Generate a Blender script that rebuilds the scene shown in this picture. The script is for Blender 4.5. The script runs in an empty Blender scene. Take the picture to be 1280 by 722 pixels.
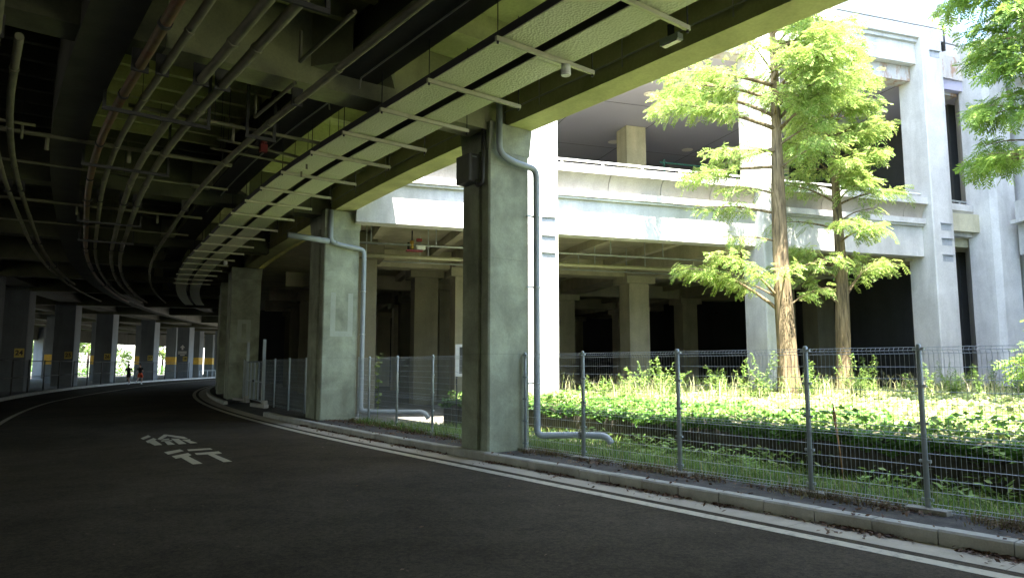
import bpy, math, random
import numpy as np
from mathutils import Vector, Matrix

random.seed(7); rng = np.random.default_rng(7)
scene = bpy.context.scene
COL = scene.collection
R_ = math.radians

# ------------------------------------------------------------------ helpers
class MB:
    def __init__(self): self.v = []; self.f = []; self.sm = []
    def add(self, vs, fs, smooth=False):
        b = len(self.v); self.v.extend([tuple(p) for p in vs])
        for f in fs: self.f.append(tuple(b + i for i in f)); self.sm.append(smooth)
    def hexa(self, p): # bottom 4 ccw, top 4 ccw
        self.add(p, [(3,2,1,0),(4,5,6,7),(0,1,5,4),(1,2,6,5),(2,3,7,6),(3,0,4,7)])
    def box(self, c, sx, sy, sz, rz=0.0): # c = centre of base
        ca, sa = math.cos(rz), math.sin(rz)
        pts = []
        for z in (0, sz):
            for x, y in ((-sx/2,-sy/2),(sx/2,-sy/2),(sx/2,sy/2),(-sx/2,sy/2)):
                pts.append((c[0]+x*ca-y*sa, c[1]+x*sa+y*ca, c[2]+z))
        self.hexa(pts)
    def prism(self, poly, z0, z1):
        a = sum(poly[i][0]*poly[(i+1)%len(poly)][1]-poly[(i+1)%len(poly)][0]*poly[i][1] for i in range(len(poly)))
        if a < 0: poly = poly[::-1]
        n = len(poly)
        self.add([(x,y,z0) for x,y in poly]+[(x,y,z1) for x,y in poly],
                 [tuple(range(n-1,-1,-1)), tuple(range(n,2*n))]+[(i,(i+1)%n,n+(i+1)%n,n+i) for i in range(n)])
    def tube(self, pts, r, n=8, cap=True, smooth=True):
        pts = [Vector(p) for p in pts]
        rs = r if isinstance(r, (list, tuple)) else [r]*len(pts)
        t0 = (pts[1]-pts[0]).normalized()
        ref = Vector((0,0,1)) if abs(t0.z) < .9 else Vector((1,0,0))
        u = t0.cross(ref).normalized()
        vs = []
        for i, p in enumerate(pts):
            t = (pts[min(i+1,len(pts)-1)]-pts[max(i-1,0)]).normalized()
            u = (u - t*u.dot(t)).normalized(); w = t.cross(u)
            for k in range(n):
                a = 2*math.pi*k/n
                vs.append(p + (u*math.cos(a)+w*math.sin(a))*rs[i])
        fs = []
        for i in range(len(pts)-1):
            for k in range(n):
                fs.append((i*n+k, i*n+(k+1)%n, (i+1)*n+(k+1)%n, (i+1)*n+k))
        b = len(self.v); self.add(vs, fs, smooth)
        if cap:
            self.f.append(tuple(b+k for k in range(n-1,-1,-1))); self.sm.append(False)
            self.f.append(tuple(b+(len(pts)-1)*n+k for k in range(n))); self.sm.append(False)
    def sheet(self, rows, smooth=False): # rows of points -> quads
        n = len(rows[0]); vs = [p for r in rows for p in r]
        fs = [(i*n+k, i*n+k+1, (i+1)*n+k+1, (i+1)*n+k) for i in range(len(rows)-1) for k in range(n-1)]
        self.add(vs, fs, smooth)
    def build(self, name, mat, parent=None):
        me = bpy.data.meshes.new(name)
        vs = self.v
        if parent is not None:
            root = parent
            while root.parent: root = root.parent
            M = (Matrix.Translation(root.location) @ Matrix.Rotation(root.rotation_euler[2], 4, 'Z')).inverted()
            vs = [tuple(M @ Vector(p)) for p in vs]
        me.from_pydata(vs, [], self.f)
        me.polygons.foreach_set('use_smooth', self.sm)
        me.update()
        o = bpy.data.objects.new(name, me)
        if mat: me.materials.append(mat)
        COL.objects.link(o)
        if parent is not None: o.parent = parent
        return o

def np_mesh(name, V, F4, mat, parent=None):
    """V (n,3), F4 (m,4) quads, fast."""
    me = bpy.data.meshes.new(name)
    V = np.asarray(V, np.float32); F4 = np.asarray(F4, np.int32)
    if parent is not None:
        root = parent
        while root.parent: root = root.parent
        V = V - np.array(root.location, np.float32)
    me.vertices.add(len(V)); me.vertices.foreach_set('co', V.ravel())
    me.loops.add(F4.size); me.loops.foreach_set('vertex_index', F4.ravel())
    me.polygons.add(len(F4)); me.polygons.foreach_set('loop_start', np.arange(len(F4), dtype=np.int32)*4)
    me.update(calc_edges=True); me.validate()
    if mat: me.materials.append(mat)
    o = bpy.data.objects.new(name, me); COL.objects.link(o)
    if parent is not None: o.parent = parent
    return o

def tag(o, label=None, cat=None, group=None, kind=None):
    if label: o['label'] = label
    if cat: o['category'] = cat
    if group: o['group'] = group
    if kind: o['kind'] = kind
    return o
def thing(name, label, cat, loc=(0,0,0), rz=0, group=None):
    o = bpy.data.objects.new(name, None); COL.objects.link(o)
    o.location = loc; o.rotation_euler = (0,0,rz); o.empty_display_size = .3
    return tag(o, label, cat, group)
def copy_tree(o, parent=None):
    c = o.copy(); COL.objects.link(c)
    if parent is not None: c.parent = parent
    for ch in [x for x in bpy.data.objects if x.parent == o]: copy_tree(ch, c)
    return c
def dup(o, loc, rz, label=None):
    c = copy_tree(o); c.location = loc; c.rotation_euler = (0,0,rz)
    if label: c['label'] = label
    return c

# ------------------------------------------------------------------ materials
def newmat(name):
    m = bpy.data.materials.new(name); m.use_nodes = True
    nt = m.node_tree; nt.nodes.clear()
    out = nt.nodes.new('ShaderNodeOutputMaterial')
    return m, nt, out
def N(nt, t, **kw):
    n = nt.nodes.new(t)
    for k, v in kw.items():
        if k in n.inputs: n.inputs[k].default_value = v
        else: setattr(n, k, v)
    return n
def coords(nt, scale=(1,1,1)):
    tc = nt.nodes.new('ShaderNodeTexCoord'); oi = nt.nodes.new('ShaderNodeObjectInfo')
    mp = nt.nodes.new('ShaderNodeMapping'); mp.inputs['Scale'].default_value = scale
    mul = N(nt, 'ShaderNodeMath', operation='MULTIPLY'); mul.inputs[1].default_value = 37.0
    nt.links.new(oi.outputs['Random'], mul.inputs[0])
    add = N(nt, 'ShaderNodeVectorMath', operation='ADD')
    nt.links.new(tc.outputs['Object'], add.inputs[0]); nt.links.new(mul.outputs[0], add.inputs[1])
    nt.links.new(add.outputs[0], mp.inputs['Vector'])
    return mp.outputs['Vector']
def noise(nt, vec, scale, detail=6, rough=.6, dist=0):
    n = N(nt, 'ShaderNodeTexNoise'); n.inputs['Scale'].default_value = scale
    n.inputs['Detail'].default_value = detail; n.inputs['Roughness'].default_value = rough
    n.inputs['Distortion'].default_value = dist
    nt.links.new(vec, n.inputs['Vector']); return n.outputs['Fac']
def ramp(nt, fac, stops):
    r = nt.nodes.new('ShaderNodeValToRGB'); e = r.color_ramp.elements
    while len(e) < len(stops): e.new(.5)
    for el, (p, c) in zip(e, stops):
        el.position = p; el.color = (*c, 1) if len(c) == 3 else c
    nt.links.new(fac, r.inputs['Fac']); return r.outputs['Color']
def mix(nt, fac, a, b, mode='MIX'):
    m = nt.nodes.new('ShaderNodeMix'); m.data_type = 'RGBA'; m.blend_type = mode
    for sock, val in ((m.inputs['Factor'], fac), (m.inputs['A'], a), (m.inputs['B'], b)): pass
    ins = [s for s in m.inputs if s.type == 'RGBA']
    if isinstance(fac, (int, float)): m.inputs[0].default_value = fac
    else: nt.links.new(fac, m.inputs[0])
    for s, v in zip(ins, (a, b)):
        if isinstance(v, tuple): s.default_value = (*v, 1) if len(v) == 3 else v
        else: nt.links.new(v, s)
    return [s for s in m.outputs if s.type == 'RGBA'][0]
def g(v): return (v, v, v)
def mulc(c, k): return tuple(min(1, x*k) for x in c)

def concrete(name, col, var=.18, stain=.35, streak=True, rough=.85, bump=.25, scale=1.0, rust=0, boards=0):
    m, nt, out = newmat(name)
    v = coords(nt)
    a = noise(nt, v, 1.1*scale, 8, .62, .4)
    base = ramp(nt, a, [(.28, mulc(col, 1-var)), (.5, col), (.72, mulc(col, 1+var))])
    fine = noise(nt, v, 26*scale, 4, .7)
    base = mix(nt, .5, base, ramp(nt, fine, [(.3, g(.72)), (.7, g(1.12))]), 'MULTIPLY')
    if streak:
        v2 = coords(nt, (2.2*scale, 2.2*scale, .3*scale))
        s = noise(nt, v2, 1.0, 6, .6)
        base = mix(nt, stain, base, ramp(nt, s, [(.36, g(.5)), (.56, g(1.0))]), 'MULTIPLY')
    if rust:
        v3 = coords(nt, (2.2, 2.2, 1.0)); s = noise(nt, v3, 1.4, 6, .7)
        base = mix(nt, ramp(nt, s, [(.50, g(0)), (.62, g(rust))]), base, (.33, .17, .08))
    if boards:
        tc = nt.nodes.new('ShaderNodeTexCoord'); sp = nt.nodes.new('ShaderNodeSeparateXYZ')
        nt.links.new(tc.outputs['Object'], sp.inputs[0])
        md = N(nt, 'ShaderNodeMath', operation='PINGPONG'); md.inputs[1].default_value = boards
        nt.links.new(sp.outputs['Z'], md.inputs[0])
        ln = ramp(nt, md.outputs[0], [(0, g(.68)), (.012, g(1))])
        base = mix(nt, .6, base, ln, 'MULTIPLY')
    p = N(nt, 'ShaderNodeBsdfPrincipled'); p.inputs['Roughness'].default_value = rough
    nt.links.new(base, p.inputs['Base Color'])
    if bump:
        b = N(nt, 'ShaderNodeBump'); b.inputs['Strength'].default_value = bump; b.inputs['Distance'].default_value = .02
        nt.links.new(noise(nt, v, 9*scale, 8, .65), b.inputs['Height']); nt.links.new(b.outputs[0], p.inputs['Normal'])
    nt.links.new(p.outputs[0], out.inputs['Surface']); return m
def plain(name, col, rough=.5, metal=0.0, var=.12, scale=4, rust=0):
    m, nt, out = newmat(name); v = coords(nt)
    a = noise(nt, v, scale, 5, .6)
    base = ramp(nt, a, [(.3, mulc(col, 1-var)), (.7, mulc(col, 1+var))])
    if rust:
        s = noise(nt, v, 3.0, 7, .7)
        base = mix(nt, ramp(nt, s, [(.48, g(0)), (.62, g(rust))]), base, (.16, .06, .02))
    p = N(nt, 'ShaderNodeBsdfPrincipled'); p.inputs['Roughness'].default_value = rough; p.inputs['Metallic'].default_value = metal
    nt.links.new(base, p.inputs['Base Color']); nt.links.new(p.outputs[0], out.inputs['Surface']); return m
def leafmat(name, stops, trans=.45, tcol=(.45,.62,.08), rough=.55):
    m, nt, out = newmat(name)
    ge = nt.nodes.new('ShaderNodeNewGeometry')
    base = ramp(nt, ge.outputs['Random Per Island'], stops)
    v = coords(nt); cl = noise(nt, v, 1.3, 4, .6)
    base = mix(nt, .8, base, ramp(nt, cl, [(.36, g(.58)), (.62, g(1.22))]), 'MULTIPLY')
    p = N(nt, 'ShaderNodeBsdfPrincipled'); p.inputs['Roughness'].default_value = rough
    p.inputs['Specular IOR Level'].default_value = .25
    nt.links.new(base, p.inputs['Base Color'])
    t = N(nt, 'ShaderNodeBsdfTranslucent')
    nt.links.new(mix(nt, .5, base, tcol), t.inputs['Color'])
    mx = N(nt, 'ShaderNodeMixShader'); mx.inputs[0].default_value = trans
    nt.links.new(p.outputs[0], mx.inputs[1]); nt.links.new(t.outputs[0], mx.inputs[2])
    nt.links.new(mx.outputs[0], out.inputs['Surface']); return m

def asphalt():
    m, nt, out = newmat('asphalt'); v = coords(nt)
    big = noise(nt, v, .35, 5, .6, .5); fine = noise(nt, v, 90, 3, .8)
    base = ramp(nt, big, [(.3, (.050,.040,.0275)), (.7, (.094,.077,.054))])
    base = mix(nt, .75, base, ramp(nt, fine, [(.35, g(.55)), (.65, g(1.35))]), 'MULTIPLY')
    base = mix(nt, .8, base, ramp(nt, noise(nt, v, 22, 4, .8), [(.36, g(.6)), (.64, g(1.4))]), 'MULTIPLY')
    base = mix(nt, .9, base, ramp(nt, noise(nt, v, 1.6, 7, .7, 1.2), [(.38, g(.80)), (.50, g(1.0)), (.66, g(1.12))]), 'MULTIPLY')
    p = N(nt, 'ShaderNodeBsdfPrincipled'); p.inputs['Roughness'].default_value = .8
    p.inputs['Specular IOR Level'].default_value = .06
    nt.links.new(base, p.inputs['Base Color'])
    b = N(nt, 'ShaderNodeBump'); b.inputs['Strength'].default_value = .35; b.inputs['Distance'].default_value = .008
    nt.links.new(fine, b.inputs['Height']); nt.links.new(b.outputs[0], p.inputs['Normal'])
    nt.links.new(p.outputs[0], out.inputs['Surface']); return m
def paint(name, col, wear=.45, scale=14):
    m, nt, out = newmat(name); v = coords(nt)
    s = noise(nt, v, scale, 8, .75)
    base = mix(nt, ramp(nt, s, [(.5, g(0)), (.68, g(wear))]), col, (.07,.065,.06))
    p = N(nt, 'ShaderNodeBsdfPrincipled'); p.inputs['Roughness'].default_value = .7
    nt.links.new(base, p.inputs['Base Color']); nt.links.new(p.outputs[0], out.inputs['Surface']); return m
def soil(name, c1, c2, scale=6):
    m, nt, out = newmat(name); v = coords(nt)
    a = noise(nt, v, scale, 8, .7)
    f = noise(nt, v, scale*14, 3, .7)
    base = ramp(nt, a, [(.35, c1), (.65, c2)])
    base = mix(nt, .7, base, ramp(nt, f, [(.3, g(.5)), (.7, g(1.4))]), 'MULTIPLY')
    p = N(nt, 'ShaderNodeBsdfPrincipled'); p.inputs['Roughness'].default_value = .95
    nt.links.new(base, p.inputs['Base Color'])
    b = N(nt, 'ShaderNodeBump'); b.inputs['Strength'].default_value = .6; b.inputs['Distance'].default_value = .02
    nt.links.new(a, b.inputs['Height']); nt.links.new(b.outputs[0], p.inputs['Normal'])
    nt.links.new(p.outputs[0], out.inputs['Surface']); return m
def barkmat(name):
    m, nt, out = newmat(name)
    v = coords(nt, (9,9,.9)); a = noise(nt, v, 1.4, 8, .65, .6)
    base = ramp(nt, a, [(.34, (.045,.033,.018)), (.5, (.16,.118,.062)), (.68, (.30,.225,.13))])
    p = N(nt, 'ShaderNodeBsdfPrincipled'); p.inputs['Roughness'].default_value = .9
    nt.links.new(base, p.inputs['Base Color'])
    b = N(nt, 'ShaderNodeBump'); b.inputs['Strength'].default_value = .9; b.inputs['Distance'].default_value = .05
    nt.links.new(a, b.inputs['Height']); nt.links.new(b.outputs[0], p.inputs['Normal'])
    nt.links.new(p.outputs[0], out.inputs['Surface']); return m

M = {}
M['asphalt'] = asphalt()
M['ground'] = soil('ground_soil', (.12,.115,.10), (.22,.21,.185), 3)
M['verge'] = soil('verge_asphalt', (.045,.042,.038), (.11,.10,.09), 5)
M['kerb'] = concrete('kerb_concrete', (.46,.445,.385), .2, .3, True, .85, .3, 2.0)
M['gutter'] = concrete('gutter_concrete', (.47,.415,.315), .2, .0, False, .85, .25, 2.0)
M['line'] = paint('road_paint', (.54,.485,.36), .65, 9)
M['mark'] = paint('mark_paint', (.56,.50,.36), .45, 7)
M['via'] = concrete('viaduct_concrete', (.30,.31,.17), .22, .3, True, .8, .2, 1.0)
M['edge'] = concrete('edge_beam_concrete', (.52,.525,.25), .25, .12, True, .8, .2, .8)  # bounce light off the sunlit bed is put into this colour
M['soffit'] = concrete('soffit_concrete', (.47,.50,.255), .3, .2, True, .85, .2, .7)  # edge bay, palest copy: bounce light is put into the colour
M['mid'] = concrete('mid_soffit_concrete', (.40,.42,.18), .35, .3, True, .85, .2, .7)  # middle bay, paler where light reaches: falloff is put into the colour
M['via_shade'] = concrete('shaded_viaduct_concrete', (.095,.10,.055), .35, .3, True, .85, .2, .7)  # same concrete darkened: shade deep under the deck is put into the colour
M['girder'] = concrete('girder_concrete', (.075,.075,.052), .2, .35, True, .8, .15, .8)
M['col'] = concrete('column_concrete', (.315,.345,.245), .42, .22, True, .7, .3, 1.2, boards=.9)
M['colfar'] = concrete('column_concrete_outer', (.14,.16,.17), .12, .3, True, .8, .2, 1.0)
M['patch'] = concrete('repair_mortar', (.38,.41,.33), .1, .1, True, .8, .15, 2)
M['white'] = concrete('facade_concrete', (.60,.60,.585), .16, .4, True, .75, .12, .8, boards=0)
M['whiterust'] = concrete('facade_concrete_rusty', (.56,.55,.53), .10, .3, True, .75, .12, .8, rust=.75)
M['cream'] = concrete('parapet_concrete', (.43,.385,.325), .1, .3, True, .8, .1, .8)
M['inner'] = concrete('inner_concrete', (.50,.475,.34), .2, .35, True, .85, .2, .8)
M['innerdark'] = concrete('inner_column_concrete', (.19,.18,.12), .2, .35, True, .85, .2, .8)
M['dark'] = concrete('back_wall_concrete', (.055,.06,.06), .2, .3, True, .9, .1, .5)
M['ceiling'] = plain('ceiling_panel', (.43,.42,.54), .55, 0, .04, .4)
M['disc'] = plain('downlight_cover', (.9,.84,.8), .4, 0, .03)
M['plaque'] = concrete('plaque_concrete', (.38,.40,.43), .2, .1, False, .8, .5, 6)
M['tray'] = None
M['alu'] = plain('galvanised_steel', (.40,.44,.43), .42, .55, .18, 6)
M['post'] = plain('fence_post_steel', (.33,.38,.38), .45, .2, .15, 5)
M['wire'] = plain('fence_wire_steel', (.40,.44,.44), .5, .2, .12, 5)
M['pale_steel'] = plain('pale_steel', (.38,.43,.44), .5, .2, .1, 5)
M['strut'] = plain('strut_channel', (.46,.46,.30), .5, .3, .12, 6)
M['palepipe'] = plain('pale_conduit', (.50,.50,.38), .5, 0, .1, 4)
M['pipe'] = plain('grey_pipe', (.20,.195,.125), .85, 0, .2, 3)
M['pipe_rust'] = plain('rusty_pipe', (.17,.12,.055), .6, .2, .25, 3, rust=.85)
M['pvc'] = plain('vinyl_drainpipe', (.30,.345,.36), .38, 0, .12, 2.5)
M['dark_metal'] = plain('dark_bracket', (.05,.05,.045), .6, .3, .2, 6)
M['black'] = plain('black_cable', (.02,.02,.02), .6, 0, .1, 6)
M['lid'] = plain('junction_box_grey', (.12,.125,.11), .5, .2, .15, 4)
M['yellow'] = plain('yellow_paint', (.62,.36,.02), .6, 0, .15, 3)
M['yplate'] = plain('yellow_plate', (.62,.50,.10), .5, 0, .05, 3)
M['ink'] = plain('dark_ink', (.03,.03,.03), .6, 0, .05, 3)
M['red'] = plain('red_valve', (.22,.025,.02), .45, 0, .1, 4)
M['brass'] = plain('brass_fitting', (.50,.33,.08), .4, .6, .1, 4)
M['wplastic'] = plain('white_plastic', (.72,.74,.70), .4, 0, .03, 4)
M['green'] = plain('green_steel', (.02,.10,.075), .5, .1, .1, 4)
M['wallbed'] = concrete('bed_wall_boards', (.11,.10,.075), .3, .6, True, .9, .5, 1.5)
M['bark'] = barkmat('bark')
M['darkbark'] = plain('dark_bark', (.05,.035,.025), .9, 0, .3, 8)
M['leaf'] = leafmat('redwood_leaf', [(0,(.085,.19,.03)),(.35,(.20,.32,.07)),(.8,(.38,.47,.15)),(1,(.46,.45,.20))], .46, (.50,.63,.16))
M['leaf2'] = leafmat('redwood_leaf_deep', [(0,(.08,.17,.03)),(.5,(.16,.27,.05)),(1,(.30,.40,.10))], .45, (.40,.56,.10))
M['ivy'] = leafmat('ivy_leaf', [(0,(.05,.13,.03)),(.6,(.11,.25,.05)),(1,(.20,.36,.09))], .35, (.25,.45,.06))
M['cover'] = leafmat('bed_leaf', [(0,(.13,.23,.05)),(.35,(.30,.40,.13)),(.75,(.48,.54,.26)),(.93,(.58,.60,.36)),(1,(.42,.33,.18))], .35, (.58,.66,.24))
M['weed'] = leafmat('weed_leaf', [(0,(.10,.20,.04)),(.5,(.19,.32,.08)),(1,(.34,.44,.18))], .35, (.4,.55,.12))
M['grass'] = leafmat('grass_blade', [(0,(.05,.13,.02)),(.5,(.12,.23,.045)),(.85,(.22,.30,.08)),(1,(.33,.28,.12))], .3, (.3,.45,.08))
M['dry'] = leafmat('dry_weed', [(0,(.10,.07,.035)),(.5,(.20,.135,.075)),(1,(.17,.19,.06))], .2, (.3,.2,.08))
M['litter'] = leafmat('fallen_leaf', [(0,(.07,.04,.025)),(.5,(.15,.085,.05)),(1,(.24,.15,.09))], .1, (.2,.1,.05))
M['fartree'] = leafmat('far_tree_leaf', [(0,(.10,.18,.04)),(.5,(.2,.31,.08)),(1,(.32,.42,.14))], .4, (.45,.6,.15))
M['skin'] = plain('skin', (.45,.27,.19), .55, 0, .05)
M['shirt'] = plain('black_shirt', (.012,.012,.014), .8, 0, .1)
M['shorts_red'] = plain('orange_red_shorts', (.75,.10,.02), .7, 0, .1)
M['shorts_black'] = plain('black_shorts', (.015,.015,.02), .8, 0, .1)
M['shoe'] = plain('white_shoe', (.8,.8,.8), .5, 0, .02)
M['hair'] = plain('black_hair', (.012,.01,.009), .6, 0, .1)
def traymat():
    m, nt, out = newmat('cable_tray_panel'); v = coords(nt)
    a = noise(nt, v, 1.2, 4, .6)
    base = ramp(nt, a, [(.3,(.72,.76,.50)),(.7,(.80,.84,.58))])
    p = N(nt,'ShaderNodeBsdfPrincipled'); p.inputs['Roughness'].default_value=.5
    nt.links.new(base,p.inputs['Base Color'])
    vo = N(nt,'ShaderNodeTexVoronoi'); vo.inputs['Scale'].default_value=28
    nt.links.new(v, vo.inputs['Vector'])
    b = N(nt,'ShaderNodeBump'); b.inputs['Strength'].default_value=.5; b.inputs['Distance'].default_value=.02
    nt.links.new(vo.outputs['Distance'], b.inputs['Height']); nt.links.new(b.outputs[0], p.inputs['Normal'])
    nt.links.new(p.outputs[0], out.inputs['Surface']); return m
M['tray'] = traymat()

# ------------------------------------------------------------------ road curve
P0 = np.array([4.5, 6.35]); PH = math.radians(38); S1 = 10.; RR = 130.
D0 = np.array([-math.sin(PH), math.cos(PH)]); N0 = np.array([math.cos(PH), math.sin(PH)])
CC = P0 + D0*S1 + N0*RR
def head(s): return PH if s <= S1 else PH - (s-S1)/RR
def cur(s, o):
    if s <= S1: p = P0 + D0*s + N0*o
    else:
        ph = head(s); p = CC - np.array([math.cos(ph), math.sin(ph)])*(RR-o)
    return float(p[0]), float(p[1])
def drift(s):
    t = min(1, max(0, (s-10)/14)); return .42*t*t*(3-2*t)
def vc(s, o): return cur(s, o + drift(s))
def inv(p):
    v = np.array(p[:2]) - P0
    if v@D0 <= S1: return v@D0, v@N0
    w = np.array(p[:2]) - CC; ph = math.atan2(-w[1], -w[0])
    return S1+(PH-ph)*RR, RR-np.hypot(*w)
def srange(a, b, step):
    n = max(1, int(math.ceil((b-a)/step))); return [a+(b-a)*i/n for i in range(n+1)]
def sweep(mb, sa, sb, o0, o1, z0, z1, step=2.0, f=vc, ends=True):
    ss = srange(sa, sb, step); vs = []
    for s in ss:
        a = f(s, o0); b = f(s, o1)
        vs += [(*a, z0), (*b, z0), (*b, z1), (*a, z1)]
    fs = []
    for i in range(len(ss)-1):
        for k in range(4):
            fs.append((i*4+k, (i+1)*4+k, (i+1)*4+(k+1)%4, i*4+(k+1)%4))
    if ends:
        n = (len(ss)-1)*4; fs += [(0,1,2,3), (n+3,n+2,n+1,n)]
    mb.add(vs, fs)
def strip(mb, sa, sb, o0, o1, z, step=1.5, f=cur, nacross=1):
    rows = []
    for s in srange(sa, sb, step):
        rows.append([(*f(s, o0+(o1-o0)*k/nacross), z) for k in range(nacross+1)])
    mb.sheet(rows)

# ------------------------------------------------------------------ camera, sun, sky
cam = bpy.data.cameras.new('camera'); co = bpy.data.objects.new('camera', cam); COL.objects.link(co)
co.location = (0, 0, 1.72); co.rotation_euler = (R_(90)+math.atan(94.5/870), 0, 0)
cam.sensor_width = 36; cam.lens = 870/1280*36; cam.clip_end = 3000; cam.clip_start = .05
scene.camera = co
SUN_EL = R_(68); SH = Vector((.16, -.987, 0)).normalized()
SD = Vector((SH.x*math.cos(SUN_EL), SH.y*math.cos(SUN_EL), math.sin(SUN_EL)))
sl = bpy.data.lights.new('sun', 'SUN'); sl.energy = 5.0; sl.angle = R_(.5); sl.color = (1, .94, .83)
so = bpy.data.objects.new('sun', sl); COL.objects.link(so); so.location = (20, -40, 60)
so.rotation_euler = (-SD).to_track_quat('-Z', 'Y').to_euler()
w = bpy.data.worlds.new('World'); scene.world = w; w.use_nodes = True
nt = w.node_tree; nt.nodes.clear()
sky = nt.nodes.new('ShaderNodeTexSky'); sky.sky_type = 'NISHITA'; sky.sun_disc = False
sky.sun_elevation = SUN_EL; sky.sun_rotation = math.atan2(SH.x, SH.y); sky.dust_density = 1.5
bg = nt.nodes.new('ShaderNodeBackground'); bg.inputs['Strength'].default_value = .14
ow = nt.nodes.new('ShaderNodeOutputWorld')
nt.links.new(sky.outputs[0], bg.inputs[0]); nt.links.new(bg.outputs[0], ow.inputs[0])
scene.view_settings.view_transform = 'Standard'; scene.view_settings.look = 'None'
scene.view_settings.exposure = 3.2; scene.view_settings.gamma = 1
scene.render.engine = 'CYCLES'
cy = scene.cycles
cy.use_denoising = True; cy.max_bounces = 10; cy.diffuse_bounces = 7; cy.glossy_bounces = 3
cy.transmission_bounces = 4; cy.transparent_max_bounces = 4; cy.sample_clamp_indirect = 6
cy.caustics_reflective = False; cy.caustics_refractive = False

# ------------------------------------------------------------------ setting: ground, road, kerb
mb = MB(); S = 700
mb.sheet([[(-S,-S,-.012),(S,-S,-.012)],[(-S,S,-.012),(S,S,-.012)]])
tag(mb.build('ground', M['ground']), kind='structure')
mb = MB(); strip(mb, -60, 135, -9.0, -.42, 0.0, 1.5, cur, 4)
tag(mb.build('road', M['asphalt']), kind='structure')
mb = MB()
s = -12.0
while s < 60:   # concrete gutter slabs 2 m long, thin joints
    strip(mb, s, s+1.994, -.43, 0.0, .004, 1.0); s += 2.0
strip(mb, 60, 125, -.43, 0, .004)
tag(mb.build('gutter', M['gutter']), kind='structure')
mb = MB()
strip(mb, -12, 125, -.445, -.432, .001)
tag(mb.build('gutter_joint', M['asphalt']), kind='structure')
mb = MB(); strip(mb, -12, 120, -.75, -.575, .005)
tag(mb.build('edge_line', M['line']), kind='structure')
mb = MB()
def lo(s): return float(np.interp(s, [-12,12,24,35,41,50,70,120], [-7.6,-7.5,-7.15,-6.85,-6.4,-5.8,-5.6,-5.6]))
mb.sheet([[(*cur(s,lo(s)-.07),.005),(*cur(s,lo(s)+.07),.005)] for s in srange(-12,120,1.5)])
tag(mb.build('far_edge_line', M['line']), kind='structure')
def kerbstones(sa, sb, o0, o1, L=.6, h=.15, b=.02):
    mb = MB(); s = sa
    while s < sb - .05:
        e = min(s+L, sb); gp = .006
        j = random.uniform(-.004, .004)
        for (x, y) in ((s+gp, e-gp),):
            a0 = cur(x, o0); a1 = cur(y, o0); b0 = cur(x, o1); b1 = cur(y, o1)
            c0 = cur(x, o0+b if o1 > o0 else o0-b); c1 = cur(y, o0+b if o1 > o0 else o0-b)
            hh = h+j
            V = [(*a0,-.01),(*a1,-.01),(*a0,hh-b),(*a1,hh-b),(*c0,hh),(*c1,hh),(*b0,hh),(*b1,hh),(*b0,-.01),(*b1,-.01)]
            mb.add(V, [(0,1,3,2),(2,3,5,4),(4,5,7,6),(6,7,9,8),(0,2,4,6,8),(1,9,7,5,3)])
        s = e
    return mb
tag(kerbstones(-8, 21.5, 0, .17, 1.0 if False else .62).build('kerb', M['kerb']), kind='structure')
tag(kerbstones(29.5, 110, 0, .17, 1.2).build('kerb', M['kerb']), kind='structure')
tag(kerbstones(10, 120, -9.0, -9.2, 1.2).build('kerb', M['kerb']), kind='structure')
mb = MB()
mb.sheet([[(*cur(s,.17),.115),(*cur(s,.6),.12),(*cur(s,1.15),.115),(*cur(s,1.7),.05),(*cur(s,1.9),-.03)] for s in srange(-8, 21.6, .8)])
mb.sheet([[(*cur(s,.17),.115),(*cur(s,.6),.12),(*cur(s,1.9),.1),(*cur(s,2.6),-.03)] for s in srange(29.4, 110, 1.5)])
mb.sheet([[(*cur(s,-.02),.004),(*cur(s,.6),.06),(*cur(s,1.15),.1),(*cur(s,2.6),-.03)] for s in srange(21.55, 29.45, .8)])
tag(mb.build('verge', M['verge']), kind='structure')
mb = MB(); mb.sheet([[(*cur(s,-9.2),.12),(*cur(s,-11.8),.12),(*cur(s,-12.6),.0),(*cur(s,-40),.002)] for s in srange(10, 120, 2)])
tag(mb.build('pavement', M['verge']), kind='structure')

# painted characters
CH_A = [[(-8.72,16.617),(-8.932,17.375),(-8.663,16.988),(-8.512,16.35)],[(-8.276,16.007),(-8.461,16.708),(-8.247,16.438),(-8.169,16.211),(-7.54,15.286),(-7.652,15.18),(-8.023,15.678),(-8.043,15.646)],[(-8.623,17.535),(-8.376,17.238),(-8.074,16.263),(-8.252,16.474)],[(-8.629,17.576),(-7.873,16.988),(-7.579,16.563),(-7.632,16.474),(-8.319,17.121)],[(-8.115,16.456),(-8.026,16.563),(-7.917,16.368),(-8.032,16.246)],[(-8.005,16.143),(-7.796,16.228),(-7.686,16.058),(-7.899,15.957)],[(-7.978,16.563),(-7.78,16.527),(-7.651,16.315),(-7.106,15.472),(-7.233,15.378),(-7.76,16.211)],[(-7.804,15.907),(-7.724,15.974),(-7.302,15.363),(-7.4,15.24)],[(-7.597,16.28),(-7.458,16.403),(-7.333,16.16),(-7.332,16.109),(-6.939,15.646),(-7.039,15.519),(-7.411,16.041)]]
CH_B = [[(-6.878,14.025),(-6.785,14.489),(-6.576,14.22),(-6.613,13.65)],[(-6.427,13.411),(-6.345,13.897),(-6.133,13.589),(-6.112,13.411),(-5.412,12.433),(-5.537,12.333),(-6.152,13.203),(-6.186,13.068)],[(-6.631,14.462),(-6.261,14.698),(-6.101,14.462),(-6.466,14.194)],[(-6.201,13.86),(-5.856,14.154),(-5.651,13.835),(-5.749,13.711),(-4.996,12.69),(-5.114,12.607),(-5.866,13.674),(-6.05,13.613)]]
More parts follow.
